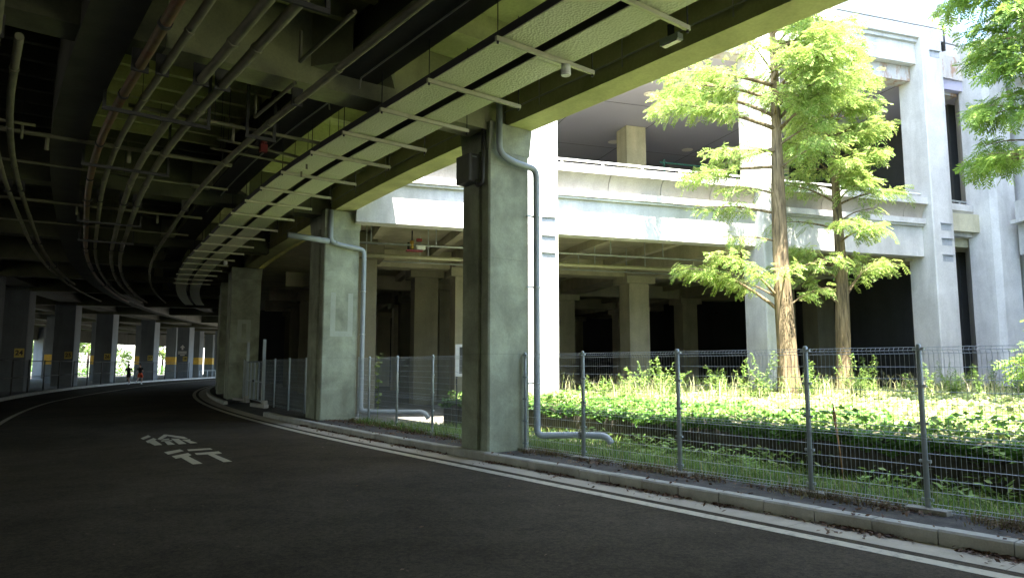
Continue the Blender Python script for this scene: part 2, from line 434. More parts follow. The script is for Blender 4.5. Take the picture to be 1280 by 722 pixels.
for nm, polys, lab in (('road_lettering', CH_A, 'far white painted character of the slow sign on the dark road'),
                       ('road_lettering', CH_B, 'near white painted character of the slow sign on the dark road')):
    mb = MB()
    for i, p in enumerate(polys):
        ar = sum(p[k][0]*p[(k+1)%len(p)][1]-p[(k+1)%len(p)][0]*p[k][1] for k in range(len(p)))
        if ar < 0: p = p[::-1]
        z = .0045 + .0004*i
        mb.add([(x,y,z) for x,y in p], [tuple(range(len(p)))])
    tag(mb.build(nm, M['mark']), lab, 'road marking')

# ------------------------------------------------------------------ viaduct
via = thing('viaduct', 'dark concrete road viaduct with ribbed underside over the street', 'viaduct', (*cur(8.5,-4),0))
mb = MB(); sweep(mb, -60, 128, 1.67, 1.9, 7.86, 8.5, 2.0); mb.build('parapet', M['via'], via)
mb = MB(); sweep(mb, -60, 128, .58, 1.15, 6.35, 7.395, 2.0); mb.build('edge_beam', M['edge'], via)
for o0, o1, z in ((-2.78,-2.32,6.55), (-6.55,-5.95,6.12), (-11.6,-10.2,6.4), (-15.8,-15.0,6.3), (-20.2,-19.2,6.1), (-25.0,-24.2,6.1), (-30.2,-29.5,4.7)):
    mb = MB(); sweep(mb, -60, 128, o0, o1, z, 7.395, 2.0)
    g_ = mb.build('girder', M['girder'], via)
    if z == 6.55:
        mb = MB(); sweep(mb, -60, 128, o0-.12, o1+.12, z-.06, z-.002, 2.0); mb.build('bottom_flange', M['girder'], g_)
        mb = MB(); sweep(mb, -60, 128, o0-.14, o0-.003, z-.002, z+.16, 2.0); mb.build('lit_side_strip', M['via'], g_)  # paler strip: the lit band along the girder is put into its colour
CB = [-40,-30,-20,-10,-1.2,8.25,17.6,26.0,32.6,39.0,46.6,57.0,66.0,77.3,86.5,95,105,115]
for s0 in CB:
    mb = MB(); ph = head(s0)
    # cross beam with slightly splayed ends at the columns
    w2 = .6
    a = vc(s0, .577); b = vc(s0, -29.4); a2 = vc(s0+w2, .577); b2 = vc(s0+w2, -29.4)
    z0 = 6.2
    m1 = vc(s0, -5.5); m2 = vc(s0+w2, -5.5)
    mb.prism([a, a2, m2, m1], z0, 7.392)
    mb.build('cross_beam', M['via' if s0 < 14 else 'via_shade'], via)  # lit and shaded copies split the beams to paint the light falloff
    mb = MB(); m1 = vc(s0, -5.503); m2 = vc(s0+w2, -5.503); mb.prism([m1, m2, b2, b], z0, 7.392); mb.build('cross_beam', M['via_shade'], via)
mb = MB(); sweep(mb, -60, 128, -2.3, 1.9, 7.4, 7.85, 2.0)
s = -8.0
while s < 60:
    if not any(c-.2 < s < c+.8 for c in CB):
        a = vc(s,-1.91); a2 = vc(s+.16,-1.91); b2 = vc(s+.16,.575); b = vc(s,.575)
        mb.prism([a,b,b2,a2], 6.95, 7.405)
    s += 1.62
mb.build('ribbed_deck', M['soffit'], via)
for oa, ob, bays, mt in ((-6.25,-2.304,((-5.94,-2.93),),'mid'), (-30.2,-6.254,((-10.19,-6.56),(-15,-11.61)),'via_shade')):  # bays painted darker inward and farther off, copying how light falls away
  for sa, sb, mt in ((-60, 15.9, mt), (15.9, 128, 'via_shade')):
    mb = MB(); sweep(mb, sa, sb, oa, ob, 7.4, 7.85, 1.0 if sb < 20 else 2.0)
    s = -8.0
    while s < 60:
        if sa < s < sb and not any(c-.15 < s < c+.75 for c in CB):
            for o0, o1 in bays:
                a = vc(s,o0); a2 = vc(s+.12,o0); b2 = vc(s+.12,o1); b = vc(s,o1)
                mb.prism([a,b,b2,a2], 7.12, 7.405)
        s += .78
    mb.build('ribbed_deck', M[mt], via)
# tapered haunches where the girders meet the cross beams
for s0 in CB[4:11]:
    for o in (-2.93, -2.31):
        for sg, sb in ((-1, s0), (1, s0+.6)):
            p0 = vc(sb, o-.45 if o < -2.5 else o+.02); p1 = vc(sb, o if o < -2.5 else o+.45)
            q0 = vc(sb+sg*.6, o-.02 if o < -2.5 else o+.02); q1 = vc(sb+sg*.6, o if o < -2.5 else o+.04)
            mb = MB(); mb.prism([p0, p1, q1, q0], 6.5, 7.39); mb.build('haunch', M['via'], via)

# viaduct columns on the near side of the verge
def col_poly(s0, s1, o0, o1, groove=None, ch=.03):
    pts = [cur(s0,o0+ch)]
    pts = [cur(s0+ch,o0)]
    if groove:
        ga, gb, gd = groove
        pts += [cur(ga,o0), cur(ga+.01,o0+gd), cur(gb-.01,o0+gd), cur(gb,o0)]
    pts += [cur(s1-ch,o0), cur(s1,o0+ch), cur(s1,o1-ch), cur(s1-ch,o1), cur(s0+ch,o1), cur(s0,o1-ch), cur(s0,o0+ch)]
    return pts
def viaduct_column(s0, s1, o0, o1, label, top, groove=None, name='viaduct_column', cap=True):
    b = cur((s0+s1)/2, (o0+o1)/2)
    t = thing(name, label, 'column', (*b, .12), 0, 'columns along the near side of the road')
    mb = MB(); mb.prism(col_poly(s0, s1, o0, o1, groove), -.05, top); mb.build('shaft', M['col'], t)
    if cap:
        mb = MB()
        lo = [cur(s0-.005,o0-.005), cur(s1+.005,o0-.005), cur(s1+.005,o1+.005), cur(s0-.005,o1+.005)]
        hi = [cur(s0-.06,o0-.03), cur(s1+.06,o0-.03), cur(s1+.06,o1+.03), cur(s0-.06,o1+.03)]
        mb.add([(*p,top-.55) for p in lo]+[(*p,top-.02) for p in hi], [(0,1,5,4),(1,2,6,5),(2,3,7,6),(3,0,4,7),(3,2,1,0),(4,5,6,7)])
        mb.build('capital', M['col'], t)
    return t
c1 = viaduct_column(8.2, 9.1, .15, 1.12, 'nearest grooved concrete column with a grey drainpipe down its right edge', 6.36, (8.40,8.56,.07))
c2 = viaduct_column(17.3, 18.6, .52, 1.62, 'grooved concrete column carrying a pale square mortar patch and a bent pipe', 6.34, (17.62,17.78,.07))
c3 = viaduct_column(32.0, 33.6, .42, 1.75, 'shaded concrete column beside the white gate with a framed mortar patch', 6.34, (32.5,32.7,.08))
c4 = viaduct_column(38.6, 40.2, .45, 1.75, 'dark narrow looking concrete column just behind the gate column', 6.3, None)
viaduct_column(46.5, 48, .45, 1.75, 'dark column hidden deep behind the gate column where the road bends', 6.3, None)
def patch(s, oa, ob, za, zb, wd, parent, full):
    mb = MB(); e = s-.003
    def q(o0,o1,z0,z1):
        a = cur(e,o0); b = cur(e,o1); a2 = cur(e+.002,o0); b2 = cur(e+.002,o1)
        mb.prism([a,b,b2,a2], z0, z1)
    q(oa,oa+wd,za+wd,zb); q(ob-wd,ob,za+wd,zb); q(oa,ob,za,za+wd)
    if full: q(oa+wd,ob-wd,zb-wd,zb)
    mb.build('repair_patch', M['patch'], parent)
patch(17.3, .75, 1.45, 2.55, 3.85, .16, c2, False)
patch(32.0, .75, 1.35, 2.75, 3.85, .2, c3, True)

# ------------------------------------------------------------------ outer columns (far side of the road), with number plates
def text_mesh(txt, size):
    cu = bpy.data.curves.new('tmp_text', 'FONT'); cu.body = txt; cu.size = size; cu.align_x = 'CENTER'; cu.align_y = 'CENTER'
    cu.extrude = .004; cu.offset = .012
    ob = bpy.data.objects.new('tmp_text', cu); COL.objects.link(ob)
    dg = bpy.context.evaluated_depsgraph_get()
    me = bpy.data.meshes.new_from_object(ob.evaluated_get(dg))
    V = [tuple(v.co) for v in me.vertices]; F = [tuple(p.vertices) for p in me.polygons]
    bpy.data.objects.remove(ob); bpy.data.curves.remove(cu); bpy.data.meshes.remove(me)
    return V, F
outer = [(40.3,'', 'outer column at the picture edge, mostly dark, without a visible plate'), (46.6,'24','outer column carrying the yellow plate 24'), (57,'25','outer column carrying the yellow plate 25'),
         (66.2,'26','outer column carrying the yellow plate 26'), (77.2,'27','outer column carrying the yellow plate 27'), (87.0,'28','outer column carrying a small white notice with an arrow'),
         (97.5,'29','outer column with a small yellow plate, past the white notice column'), (108,'30','last outer column seen before the road bends away')]
for i, (s, num, lab) in enumerate(outer):
    o0 = -10.15; ph = head(s+.7)
    b = cur(s+.7, o0-.7)
    t = thing('outer_column', lab, 'column', (*b, .12), 0, 'columns along the far side of the road')
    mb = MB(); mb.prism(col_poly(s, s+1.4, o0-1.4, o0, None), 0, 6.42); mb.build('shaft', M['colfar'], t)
    if num:
        # the plate faces back along the road, towards the camera
        c = cur(s-.012, o0-.32 if i < 5 else o0-.4); ux = (math.cos(ph), math.sin(ph))
        zc = 2.42
        mb = MB(); mb.box((c[0], c[1], zc-.27), .50, .02, .54, ph)
        pl = mb.build('number_plate', M['yplate'], t)
        V, F = text_mesh(num, .40)
        mb = MB(); d = cur(s-.03, o0-.32 if i < 5 else o0-.4)
        mb.add([(d[0]+ux[0]*x, d[1]+ux[1]*x, zc+y) for x, y, z in V], F); mb.build('digits', M['ink'], pl)
    if i == 5:
        c = cur(s-.014, o0-.75); ux = (math.cos(ph), math.sin(ph))
        mb = MB()
        def qd(pts):
            mb.add([(c[0]+ux[0]*x, c[1]+ux[1]*x, 3.2+z) for x, z in pts], [tuple(range(len(pts)))])
        qd([(-.3,.55),(0,.9),(.3,.55),(.1,.55),(.1,.3),(-.1,.3),(-.1,.55)])
        qd([(-.5,.0),(.5,.0),(.5,.12),(-.5,.12)]); qd([(-.5,-.2),(.5,-.2),(.5,-.08),(-.5,-.08)]); qd([(-.25,-.4),(.3,-.4),(.3,-.3),(-.25,-.3)])
        mb.build('notice', M['wplastic'], t)
inner_row = [(-44.5,68,'second row column with a yellow band between the plates 24 and 25'), (-44.6,75.5,'second row column with a yellow band behind the plate 26 column'),
             (-43.6,82.5,'pale second row column with a yellow band behind the two runners'), (-43.7,90,'second row column with a yellow band beyond the plate 27 column'),
             (-44.2,98,'dark second row column with a wide yellow band beyond the notice column'), (-45.3,105,'last second row column with a yellow band near the road bend')]
for x, y, lab in inner_row:
    s, o = inv((x,y)); ph = head(s)
    t = thing('banded_column', lab, 'column', (x,y,0), ph, 'yellow banded columns of the second row')
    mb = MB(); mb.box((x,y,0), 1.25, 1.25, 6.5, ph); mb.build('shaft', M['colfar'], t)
    mb = MB(); mb.box((x,y,1.75), 1.262, 1.262, .95, ph); mb.build('yellow_band', M['yellow'], t)
# sun-side row beyond them
for k,(x,y) in enumerate(((-56,64),(-57,74),(-58,86),(-58,98),(-57,110))):
    s, o = inv((x,y))
    t = thing('outermost_column', 'plain dark column under the far edge of the viaduct', 'column', (x,y,0), head(s), 'plain columns under the far viaduct edge')
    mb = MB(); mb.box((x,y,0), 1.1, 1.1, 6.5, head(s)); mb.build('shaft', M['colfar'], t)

# ------------------------------------------------------------------ services under the deck
def curve_pts(sa, sb, o, z, step=1.2, f=vc): return [(*f(s,o), z) for s in srange(sa, sb, step)]
def long_pipe(o, z, r, label, mat='pipe', sa=-14, sb=50, name='service_pipe'):
    mid = vc(10, o)
    t = thing(name, label, 'pipe', (*mid, z), 0)
    mb = MB(); mb.tube(curve_pts(sa, sb, o, z), r, 10); mb.build('pipe_run', M[mat], t)
    s = 1.1
    while s < min(sb,34):          # couplings
        if s > sa:
            mb = MB(); a = vc(s,o); b = vc(s+.09,o); mb.tube([(*a,z),(*b,z)], r*1.22, 10)
            mb.build('coupling', M['dark_metal' if mat == 'pipe_rust' else mat], t)
        s += 2.9
    for c in CB:
        if sa < c < sb-1 and -2 < c < 45:
            a = vc(c+.3, o); ph = head(c)
            mb = MB(); mb.box((a[0],a[1],z-r*1.15), r*3.2, .05, 6.2-z+r*1.15, ph); mb.build('pipe_clamp', M['dark_metal'], t)
    return t
long_pipe(-7.42, 5.95, .05, 'thin grey pipe at the far left of the ceiling beside a shorter pipe')
long_pipe(-7.18, 5.99, .055, 'short grey pipe run starting under the cross beam at far left', sa=8.6, sb=40)
long_pipe(-5.77, 5.95, .07, 'rusty brown pipe running along the dark ceiling', 'pipe_rust')
long_pipe(-5.48, 5.95, .055, 'grey pipe running just right of the rusty brown pipe')
long_pipe(-4.95, 5.95, .068, 'left one of the two thick grey twin pipes under the ceiling')
long_pipe(-4.64, 5.95, .068, 'right one of the two thick grey twin pipes under the ceiling')
long_pipe(-3.48, 5.97, .055, 'single grey pipe running between the twin pipes and the deep girder')
long_pipe(-13.2, 5.8, .07, 'dark pipe over the far pavement behind the outer columns')
# trapeze hangers under the grouped pipes
mb0 = None
for s, oa, ob in ((10.3,-6.0,-4.35),(10.3,-3.75,-3.2),(14.0,-6.0,-4.35),(20.5,-6.0,-4.35),(5.2,-6.0,-4.35),(24,-6.0,-4.35)):
    t = thing('pipe_hanger', 'dark trapeze bracket hanging from the deck under the grey pipes', 'bracket', (*vc(s,(oa+ob)/2), 5.8), 0, 'trapeze brackets under the pipes')
    mb = MB(); a = vc(s,oa); b = vc(s,ob)
    mb.prism([a, b, vc(s+.045,ob), vc(s+.045,oa)], 5.80, 5.86); mb.build('crossbar', M['dark_metal'], t)
    for o in (oa+.03, ob-.03):
        p = vc(s+.02,o); mb = MB(); mb.box((p[0],p[1],5.862), .05, .05, 1.53, head(s)); mb.build('drop_strut', M['dark_metal'], t)
# cross-running sprinkler pipes with droppers
def cross_pipe(s, oa, ob, z, r, label, drops=(), skew=0.0, mat='pipe'):
    t = thing('sprinkler_pipe', label, 'pipe', (*vc(s,(oa+ob)/2), z), 0)
    mb = MB(); mb.tube([(*vc(s+skew*(k/8),oa+(ob-oa)*k/8), z) for k in range(9)], r, 8); mb.build('pipe_run', M[mat], t)
    for o in drops:
        mb = MB(); p = vc(s+.03,o); mb.tube([(*p,z),(*p,z-.28)], r*.8, 8); mb.build('dropper', M[mat], t)
    for o in np.linspace(oa+.2, ob-.2, 4):
        mb = MB(); p = vc(s,o); mb.tube([(*p,z),(*p,7.39)], .006, 4); mb.build('hanger_rod', M['black'], t)
cross_pipe(10.5, -5.6, -1.7, 6.02, .035, 'cross running sprinkler pipe nearest the near cross beam', (-3.9,))
cross_pipe(11.6, -3.9, -1.9, 6.08, .03, 'short cross pipe ending beside the cable trays with droppers', (-2.1,), .25)
cross_pipe(12.2, -3.9, -1.2, 6.06, .028, 'thin cross pipe meeting the cable trays behind the short one', (-2.0,), .2)
cross_pipe(13.35, -7.4, -3.2, 6.1, .045, 'thick cross pipe behind the twin pipes at mid ceiling', (-6.6,-5.2))
cross_pipe(13.0, -10.5, -6.8, 6.15, .03, 'thin cross pipe at far left with a pale dropper', (-7.0,))
cross_pipe(15.6, -9.5, -2.8, 6.1, .03, 'cross pipe in the dark middle of the ceiling', (-5,))
cross_pipe(19.6, -9.5, -2.8, 6.1, .04, 'cross pipe farther back in the dark ceiling', (-6,-4))
cross_pipe(22.8, -9.5, -2.8, 6.1, .03, 'farthest cross pipe under the dark ceiling', (-5,))
# short stub pipes
for (sa, sb, o, lab) in ((8.0,9.9,-3.72,'short slanted stub pipe under the near cross beam'), (5.4,7.2,-3.95,'short stub pipe with a dropper in front of the near cross beam')):
    t = thing('stub_pipe', lab, 'pipe', (*vc(sa,o),6.0))
    mb = MB(); mb.tube([(*vc(sa,o),6.05),(*vc(sb,o),6.05)], .03, 8); mb.build('pipe_run', M['pipe'], t)
    mb = MB(); mb.tube([(*vc(sb,o),6.05),(*vc(sb,o),6.5)], .025, 8); mb.build('dropper', M['pipe'], t)
# valve with red wheel
t = thing('valve', 'small red valve on a cross pipe beside the deep girder', 'valve', (*vc(11.6,-3.0),6.08))
mb = MB(); p = vc(11.66,-3.0); mb.box((p[0],p[1],6.0), .14, .1, .16, head(11)); mb.build('valve_body', M['red'], t)
mb = MB(); mb.tube([(p[0],p[1],6.16),(p[0],p[1],6.22)], .02, 8); mb.tube([(p[0],p[1],6.2),(p[0],p[1],6.215)], .07, 10); mb.build('hand_wheel', M['red'], t)
# cable trays
for k, (o0, o1, lab) in enumerate(((-2.28,-1.76,'left strip of the pair of pale cable trays'), (-1.58,-1.06,'right strip of the pair of pale cable trays'))):
    t = thing('cable_tray', lab + ' hung along the ceiling', 'cable tray', (*vc(8,(o0+o1)/2),5.9))
    mb = MB(); s = -12.0
    while s < 48:
        e = s+2.4; sweep(mb, s+.006, e-.006, o0, o1, 5.90, 5.915, 1.2); s = e
    mb.build('tray_panel', M['tray'], t)
    for o in (o0-.004, o1-.011):
        mb = MB(); sweep(mb, -12, 48, o, o+.015, 5.918, 6.03, 1.5); mb.build('side_rail', M['dark_metal'], t)
    for q in range(5):
        rr = random.uniform(.012,.025); mb = MB()
        mb.tube([(*vc(s, o0+.08+q*.085+.02*math.sin(s*1.3+q)), 5.93+rr) for s in srange(-12,40,1.3)], rr, 6)
        mb.build('cable', M['black'], t)
bars = [-2.1,-.4,1.25,2.9,4.57,6.25,8.33-.6,9.18,10.65,12.38,14.0,15.5,17.5-.3,19.1,20.9,22.7,24.5,26.4,28.1,30,32,34,36]
t0 = None
for s in bars:
    p = vc(s,-1.53)
    if t0 is None:
        t0 = thing('tray_hanger', 'pale strut bar crossing under both cable trays on two thin rods', 'bracket', (*p,5.8), head(s), 'strut bars carrying the cable trays')
        ca, sa = math.cos(head(s)), math.sin(head(s))
        mb = MB(); mb.box((p[0],p[1],5.825), 1.74, .045, .06, head(s)); mb.build('crossbar', M['strut'], t0)
        for d in (-.84,.84):
            mb = MB(); mb.tube([(p[0]+ca*d,p[1]+sa*d,5.80),(p[0]+ca*d,p[1]+sa*d,7.39)], .008, 6)
            mb.tube([(p[0]+ca*d,p[1]+sa*d,5.79),(p[0]+ca*d,p[1]+sa*d,5.82)], .018, 6); mb.build('rod', M['black'], t0)
    else: dup(t0, (*p,5.8), head(s))
# slim ceiling detectors on the strut bars
for s, o, lab in ((4.57,-1.2,'white round detector under a strut bar close to the edge beam'), (26.4,-1.0,'small white detector on a strut bar in the far dark')):
    p = vc(s,o); t = thing('detector', lab, 'detector', (*p,5.7))
    mb = MB(); mb.tube([(*p,5.69),(*p,5.82)], [.07,.066], 20); mb.build('housing', M['wplastic'], t)
    mb = MB(); mb.tube([(*p,5.672),(*p,5.691)], [.06,.072], 20); mb.build('lens_cover', M['wplastic'], t)
# conduits on the inner face of the edge beam
for z, lab in ((6.62,'thin pale conduit along the dark inner face of the edge beam'), (7.0,'upper thin conduit high on the inner face of the edge beam')):
    t = thing('conduit', lab, 'conduit', (*vc(8,.55),z))
    mb = MB(); mb.tube(curve_pts(-12,45,.54,z), .015, 6); mb.build('conduit_run', M['palepipe'], t)
    for s in srange(1, 34, 2.1):
        mb = MB(); p = vc(s,.54); mb.tube([(*p,z),(*p,z-.16 if z<6.8 else z-.4)], .012, 6); mb.build('dropper', M['palepipe'], t)
t = thing('conduit', 'thin conduit along the lower flange of the deep girder', 'conduit', (*vc(8,-2.72),6.6))
mb = MB(); mb.tube(curve_pts(-10,8.0,-2.62,6.42)+[(*vc(8.05,-2.62),6.25)], .015, 6); mb.tube([(*vc(9.25,-2.62),6.25)]+curve_pts(9.3,20,-2.62,6.40), .015, 6); mb.build('conduit_run', M['palepipe'], t)
t = thing('emergency_light', 'small boxy grey lamp fitting on the edge beam near the trees', 'lamp', (*vc(4.04,.5),6.4))
p = vc(4.04,.42); mb = MB(); mb.box((p[0],p[1],6.42), .12, .34, .09, head(4)); mb.build('housing', M['pale_steel'], t)
mb = MB(); mb.box((p[0],p[1],6.40), .09, .29, .018, head(4)); mb.build('lens_cover', M['disc'], t)
mb = MB(); mb.box((p[0],p[1],6.512), .04, .1, .2, head(4)); mb.build('mount', M['dark_metal'], t)

# drainpipes and boxes on the columns
def arc_path(pts, r=.14, n=5):
    pts = [Vector(p) for p in pts]; out = [pts[0]]
    for i in range(1, len(pts)-1):
        a = (pts[i-1]-pts[i]).normalized(); b = (pts[i+1]-pts[i]).normalized()
        p0 = pts[i]+a*r; p1 = pts[i]+b*r
        for k in range(n+1):
            t = k/n; out.append(p0*(1-t)**2 + pts[i]*2*t*(1-t) + p1*t*t)
    out.append(pts[-1]); return out
t = thing('drainpipe', 'grey blue drainpipe bending down the right edge of the nearest column', 'drainpipe', (*cur(8.1,1.2),.2))
e1 = cur(8.09, 1.22)
path = arc_path([(*cur(8.06,.28),6.75),(*cur(8.06,.28),5.72),(*cur(8.06,.62),5.60),(*cur(8.08,1.21),5.56),(*e1,5.2)], .16)
path2 = arc_path([(*e1,5.2),(*e1,.38),(*cur(7.6,1.75),.40),(*cur(7.1,2.1),.40),(*cur(7.05,2.15),.26)], .13)
mb = MB(); mb.tube(path+path2[1:], .062, 14); mb.build('pipe_run', M['pvc'], t)
for z in (1.35,3.2,4.6):
    mb = MB(); mb.tube([(*e1,z),(*e1,z+.03)], .070, 14); mb.box((*cur(8.14,1.1),z), .16, .03, .03, PH); mb.build('pipe_clamp', M['alu'], t)
mb = MB(); a = cur(7.55,1.80); b = cur(7.45,1.87); mb.tube([(*a,.40),(*b,.40)], .076, 14); mb.build('coupling', M['lid'], t)
t = thing('conduit', 'thin black conduit rising beside the box on the nearest column', 'conduit', (*cur(8.12,.1),5.5))
mb = MB(); mb.tube(arc_path([(*cur(8.3,.07),6.2),(*cur(8.3,.07),5.15),(*cur(8.5,.07),5.12),(*cur(8.52,.07),5.25)], .08), .035, 8); mb.build('conduit_run', M['dark_metal'], t)
t = thing('junction_box', 'grey metal junction box high on the road face of the nearest column', 'junction box', (*cur(8.75,.05),5.2))
mb = MB(); c = cur(8.76,.035); mb.box((c[0],c[1],5.22), .23, .46, .55, PH); mb.build('housing', M['lid'], t)
mb = MB(); c = cur(8.76,-.0835); mb.box((c[0],c[1],5.25), .008, .42, .49, PH); mb.build('door', M['lid'], t)
mb = MB(); c = cur(8.525,.03); mb.box((c[0],c[1],5.7), .1, .006, .025, PH); mb.build('label_plate', M['pale_steel'], t)
t = thing('drainpipe', 'grey blue drainpipe on the patched column ending in a ground elbow', 'drainpipe', (*cur(17.1,1.8),.2))
e2 = cur(17.2, 1.73)
path = arc_path([(*cur(17.2,.66),6.3),(*cur(17.2,.66),5.35),(*cur(17.2,.95),5.28),(*cur(17.2,1.72),5.2),(*e2,4.9)], .15)
path2 = arc_path([(*e2,4.9),(*e2,.34),(*cur(16.2,2.7),.34),(*cur(15.9,3.2),.34),(*cur(15.85,3.3),.14)], .16)
mb = MB(); mb.tube(path+path2[1:], .07, 14); mb.build('pipe_run', M['pvc'], t)
mb = MB(); mb.tube([(*cur(17.22,-.6),5.42),(*cur(17.22,.62),5.36)], .085, 10); mb.build('branch_pipe', M['pvc'], t)
for z in (1.3,2.6,3.9):
    mb = MB(); mb.tube([(*e2,z),(*e2,z+.04)], .08, 14); mb.build('pipe_clamp', M['alu'], t)

# ------------------------------------------------------------------ fences
def wire(mb, pts, r):
    mb.tube(pts, r, 3, False, False)
def mesh_panel(a, b, H, wz0, vs, hs, folds, rw=.002):
    """welded mesh panel between points a and b: thin upright wires with V folds, thicker level wires"""
    mb = MB(); a = np.array(a); b = np.array(b); L = np.hypot(*(b[:2]-a[:2])); u = (b-a)/L
    n = np.array([u[1], -u[0]])
    zs = [(wz0, 0)]
    for fz in folds: zs += [(fz-.035,0),(fz,.035),(fz+.035,0)]
    if zs[-1][0] < H: zs.append((H,0))
    k = int(L/vs)
    for i in range(1, k):
        q = a+u*(L*i/k)
        wire(mb, [(q[0]+n[0]*d, q[1]+n[1]*d, z) for z, d in zs], rw)
    z = wz0+.04; lev = []
    while z < H-.02:
        if not any(abs(z-fz) < .08 for fz in folds): lev.append((z,0))
        z += hs
    for fz in folds: lev += [(fz-.035,0),(fz,.035),(fz+.035,0)]
    for z, d in lev:
        wire(mb, [(a[0]+n[0]*d,a[1]+n[1]*d,z),(b[0]+n[0]*d,b[1]+n[1]*d,z)], rw*1.45)
    return mb
def fence(label, posts, H=1.8, z0=.12, footing=True, mat='post', wmat='wire', vs=.05, hs=.135, name='mesh_fence', group=None, clampstep=.41, rails=False, rpost=.03, rw=.0025):
    t = thing(name, label, 'fence', (posts[0][0], posts[0][1], z0), 0, group)
    for i, p in enumerate(posts):
        mb = MB(); mb.tube([(p[0],p[1],z0-.05),(p[0],p[1],z0+H+.02),(p[0],p[1],z0+H+.035)], [rpost,rpost,rpost*.6], 10)
        a = posts[max(0,i-1)]; b = posts[min(len(posts)-1,i+1)]; rz = math.atan2(b[1]-a[1], b[0]-a[0])
        z = .12
        while z < H:
            mb.box((p[0],p[1],z0+z), .12, .035, .03, rz); z += clampstep
        mb.build('post', M[mat], t)
        if footing:
            mb = MB(); mb.box((p[0]-.02,p[1]-.03,z0-.06), .42, .16, .11, rz); mb.build('footing', M['kerb'], t)
    for a, b in zip(posts, posts[1:]):
        mesh_panel(a, b, z0+H-.0, z0+.05, vs, hs, (z0+.06, z0+.80, z0+H-.04), rw).build('mesh_panel', M[wmat], t)
        if rails:
            for z in (z0+H-.02, z0+.9):
                mb = MB(); mb.tube([(*a,z),(*b,z)], .022, 8); mb.build('rail', M[mat], t)
    return t
fence('galvanised mesh fence in front of the sunlit planted bed', [cur(s,.95) for s in (8.12,6.54,4.50,2.47,1.13,-.9,-2.94,-4.98)])
fence('galvanised mesh fence between the nearest column and the patched column', [cur(s,o) for s,o in ((17.25,1.66),(16.08,1.5),(14.0,1.35),(11.9,1.2),(9.85,1.05),(9.15,1.0))], mat='alu', wmat='pale_steel', rw=.0024)
gate_pts = (30.8, 26.9)
fence('galvanised mesh fence between the patched column and the gate', [cur(s,1.12) for s in (18.7,20.6,22.6,24.75,26.6)], mat='pale_steel', wmat='post', footing=False, rw=.0016)
fence('short mesh fence between the gate and the shaded column', [cur(s,1.12) for s in (31.1,32.0,33.5)], mat='alu', footing=False)
gt = thing('mesh_gate', 'white steel double gate with tall posts in the dark fence', 'gate', (*cur(28.9,1.12),.1))
for s in (26.85,30.85):
    mb = MB(); p = cur(s,1.12); mb.box((p[0],p[1],0), .11, .11, 2.75, head(s)); mb.build('gate_post', M['pale_steel'], gt)
for sa, sb in ((26.95,28.8),(28.9,30.75)):
    mb = MB(); a = cur(sa,1.12); b = cur(sb,1.12); m_ = cur((sa+sb)/2,1.12)
    for p in (a,b,m_): mb.tube([(*p,.2),(*p,1.86)], .032, 8)
    for z in (.22,1.0,1.84): mb.tube([(*a,z),(*b,z)], .03, 8)
    lf = mb.build('gate_leaf', M['pale_steel'], gt)
    mesh_panel(a,b,1.8,.25,.09,.4,(),.0016).build('mesh_infill', M['wire'], lf)
mb = MB(); p = cur(28.85,1.07); mb.box((p[0],p[1],.98), .05, .18, .09, head(28)); mb.build('latch', M['dark_metal'], gt)
mb = MB(); p = cur(28.85,1.12); mb.box((p[0],p[1],1.0), .03, .3, .04, head(28)); mb.build('drop_bolt', M['dark_metal'], gt)
for s, o, L, lab in ((25.6,.75,1.7,'white painted concrete block on the ground right of the gate'), (30.2,.8,2.2,'white painted concrete block on the ground left of the gate')):
    p = cur(s,o); mb = MB(); rz = head(s)+.12+math.pi/2
    mb.box((p[0],p[1],.07), L, .16, .15, rz); mb.box((p[0]-math.cos(rz)*L*.36,p[1]-math.sin(rz)*L*.36,.221), .22, .165, .14, rz)
    tag(mb.build('concrete_block', M['kerb']), lab, 'block')
fence('dark mesh fence at the feet of the outer columns', [cur(s,-9.55) for s in np.arange(28,88,3.4)], H=1.85, footing=False, mat='dark_metal', wmat='dark_metal', vs=.16, hs=.3, rails=True, clampstep=3, rpost=.045)
t = thing('guard_rail', 'low white bar railing at the far end of the road', 'railing', (*cur(96,-9.4),.12))
for s in np.arange(88.5,112,2.4):
    mb = MB(); p = cur(s,-9.4); mb.tube([(*p,.1),(*p,1.0)], .06, 8); mb.build('post', M['pale_steel'], t)
mb = MB(); mb.tube([(*cur(s,-9.4),.98) for s in np.arange(88.5,112,2.4)], .035, 6); mb.build('rail', M['pale_steel'], t)

# notice board half hidden by the nearest column
t = thing('notice_board', 'white framed notice board half hidden behind the nearest column', 'notice board', (-1.47,18.0,0))
for x in (-1.42,-.70):
    mb = MB(); mb.tube([(x,18.0,0),(x,18.0,2.2)], .02, 8); mb.build('post', M['dark_metal'], t)
mb = MB(); mb.box((-1.40,17.96,1.42), .10, .05, .82); mb.box((-.72,17.96,1.42), .10, .05, .82); mb.box((-1.06,17.96,1.42), .58, .05, .07); mb.box((-1.06,17.96,2.17), .58, .05, .07); mb.build('frame', M['wplastic'], t)
mb = MB(); mb.box((-1.06,17.985,1.49), .58, .02, .68); mb.build('panel', M['lid'], t)

# ------------------------------------------------------------------ the building
FA = R_(18); FU = np.array([math.cos(FA), math.sin(FA)]); FM = np.array([math.sin(FA), -math.cos(FA)]); FB = np.array([1.5, 22.6])
def F(q, off): p = FB + FU*q + FM*off; return (float(p[0]), float(p[1]))
def fbox(mb, q0, q1, f0, f1, z0, z1): mb.prism([F(q0,f0),F(q1,f0),F(q1,f1),F(q0,f1)], z0, z1)
bld = thing('concrete_building', 'pale concrete building with open decks behind the sunlit trees', 'building', (*F(8,0),0))
QL, QR = -6.5, 15.72
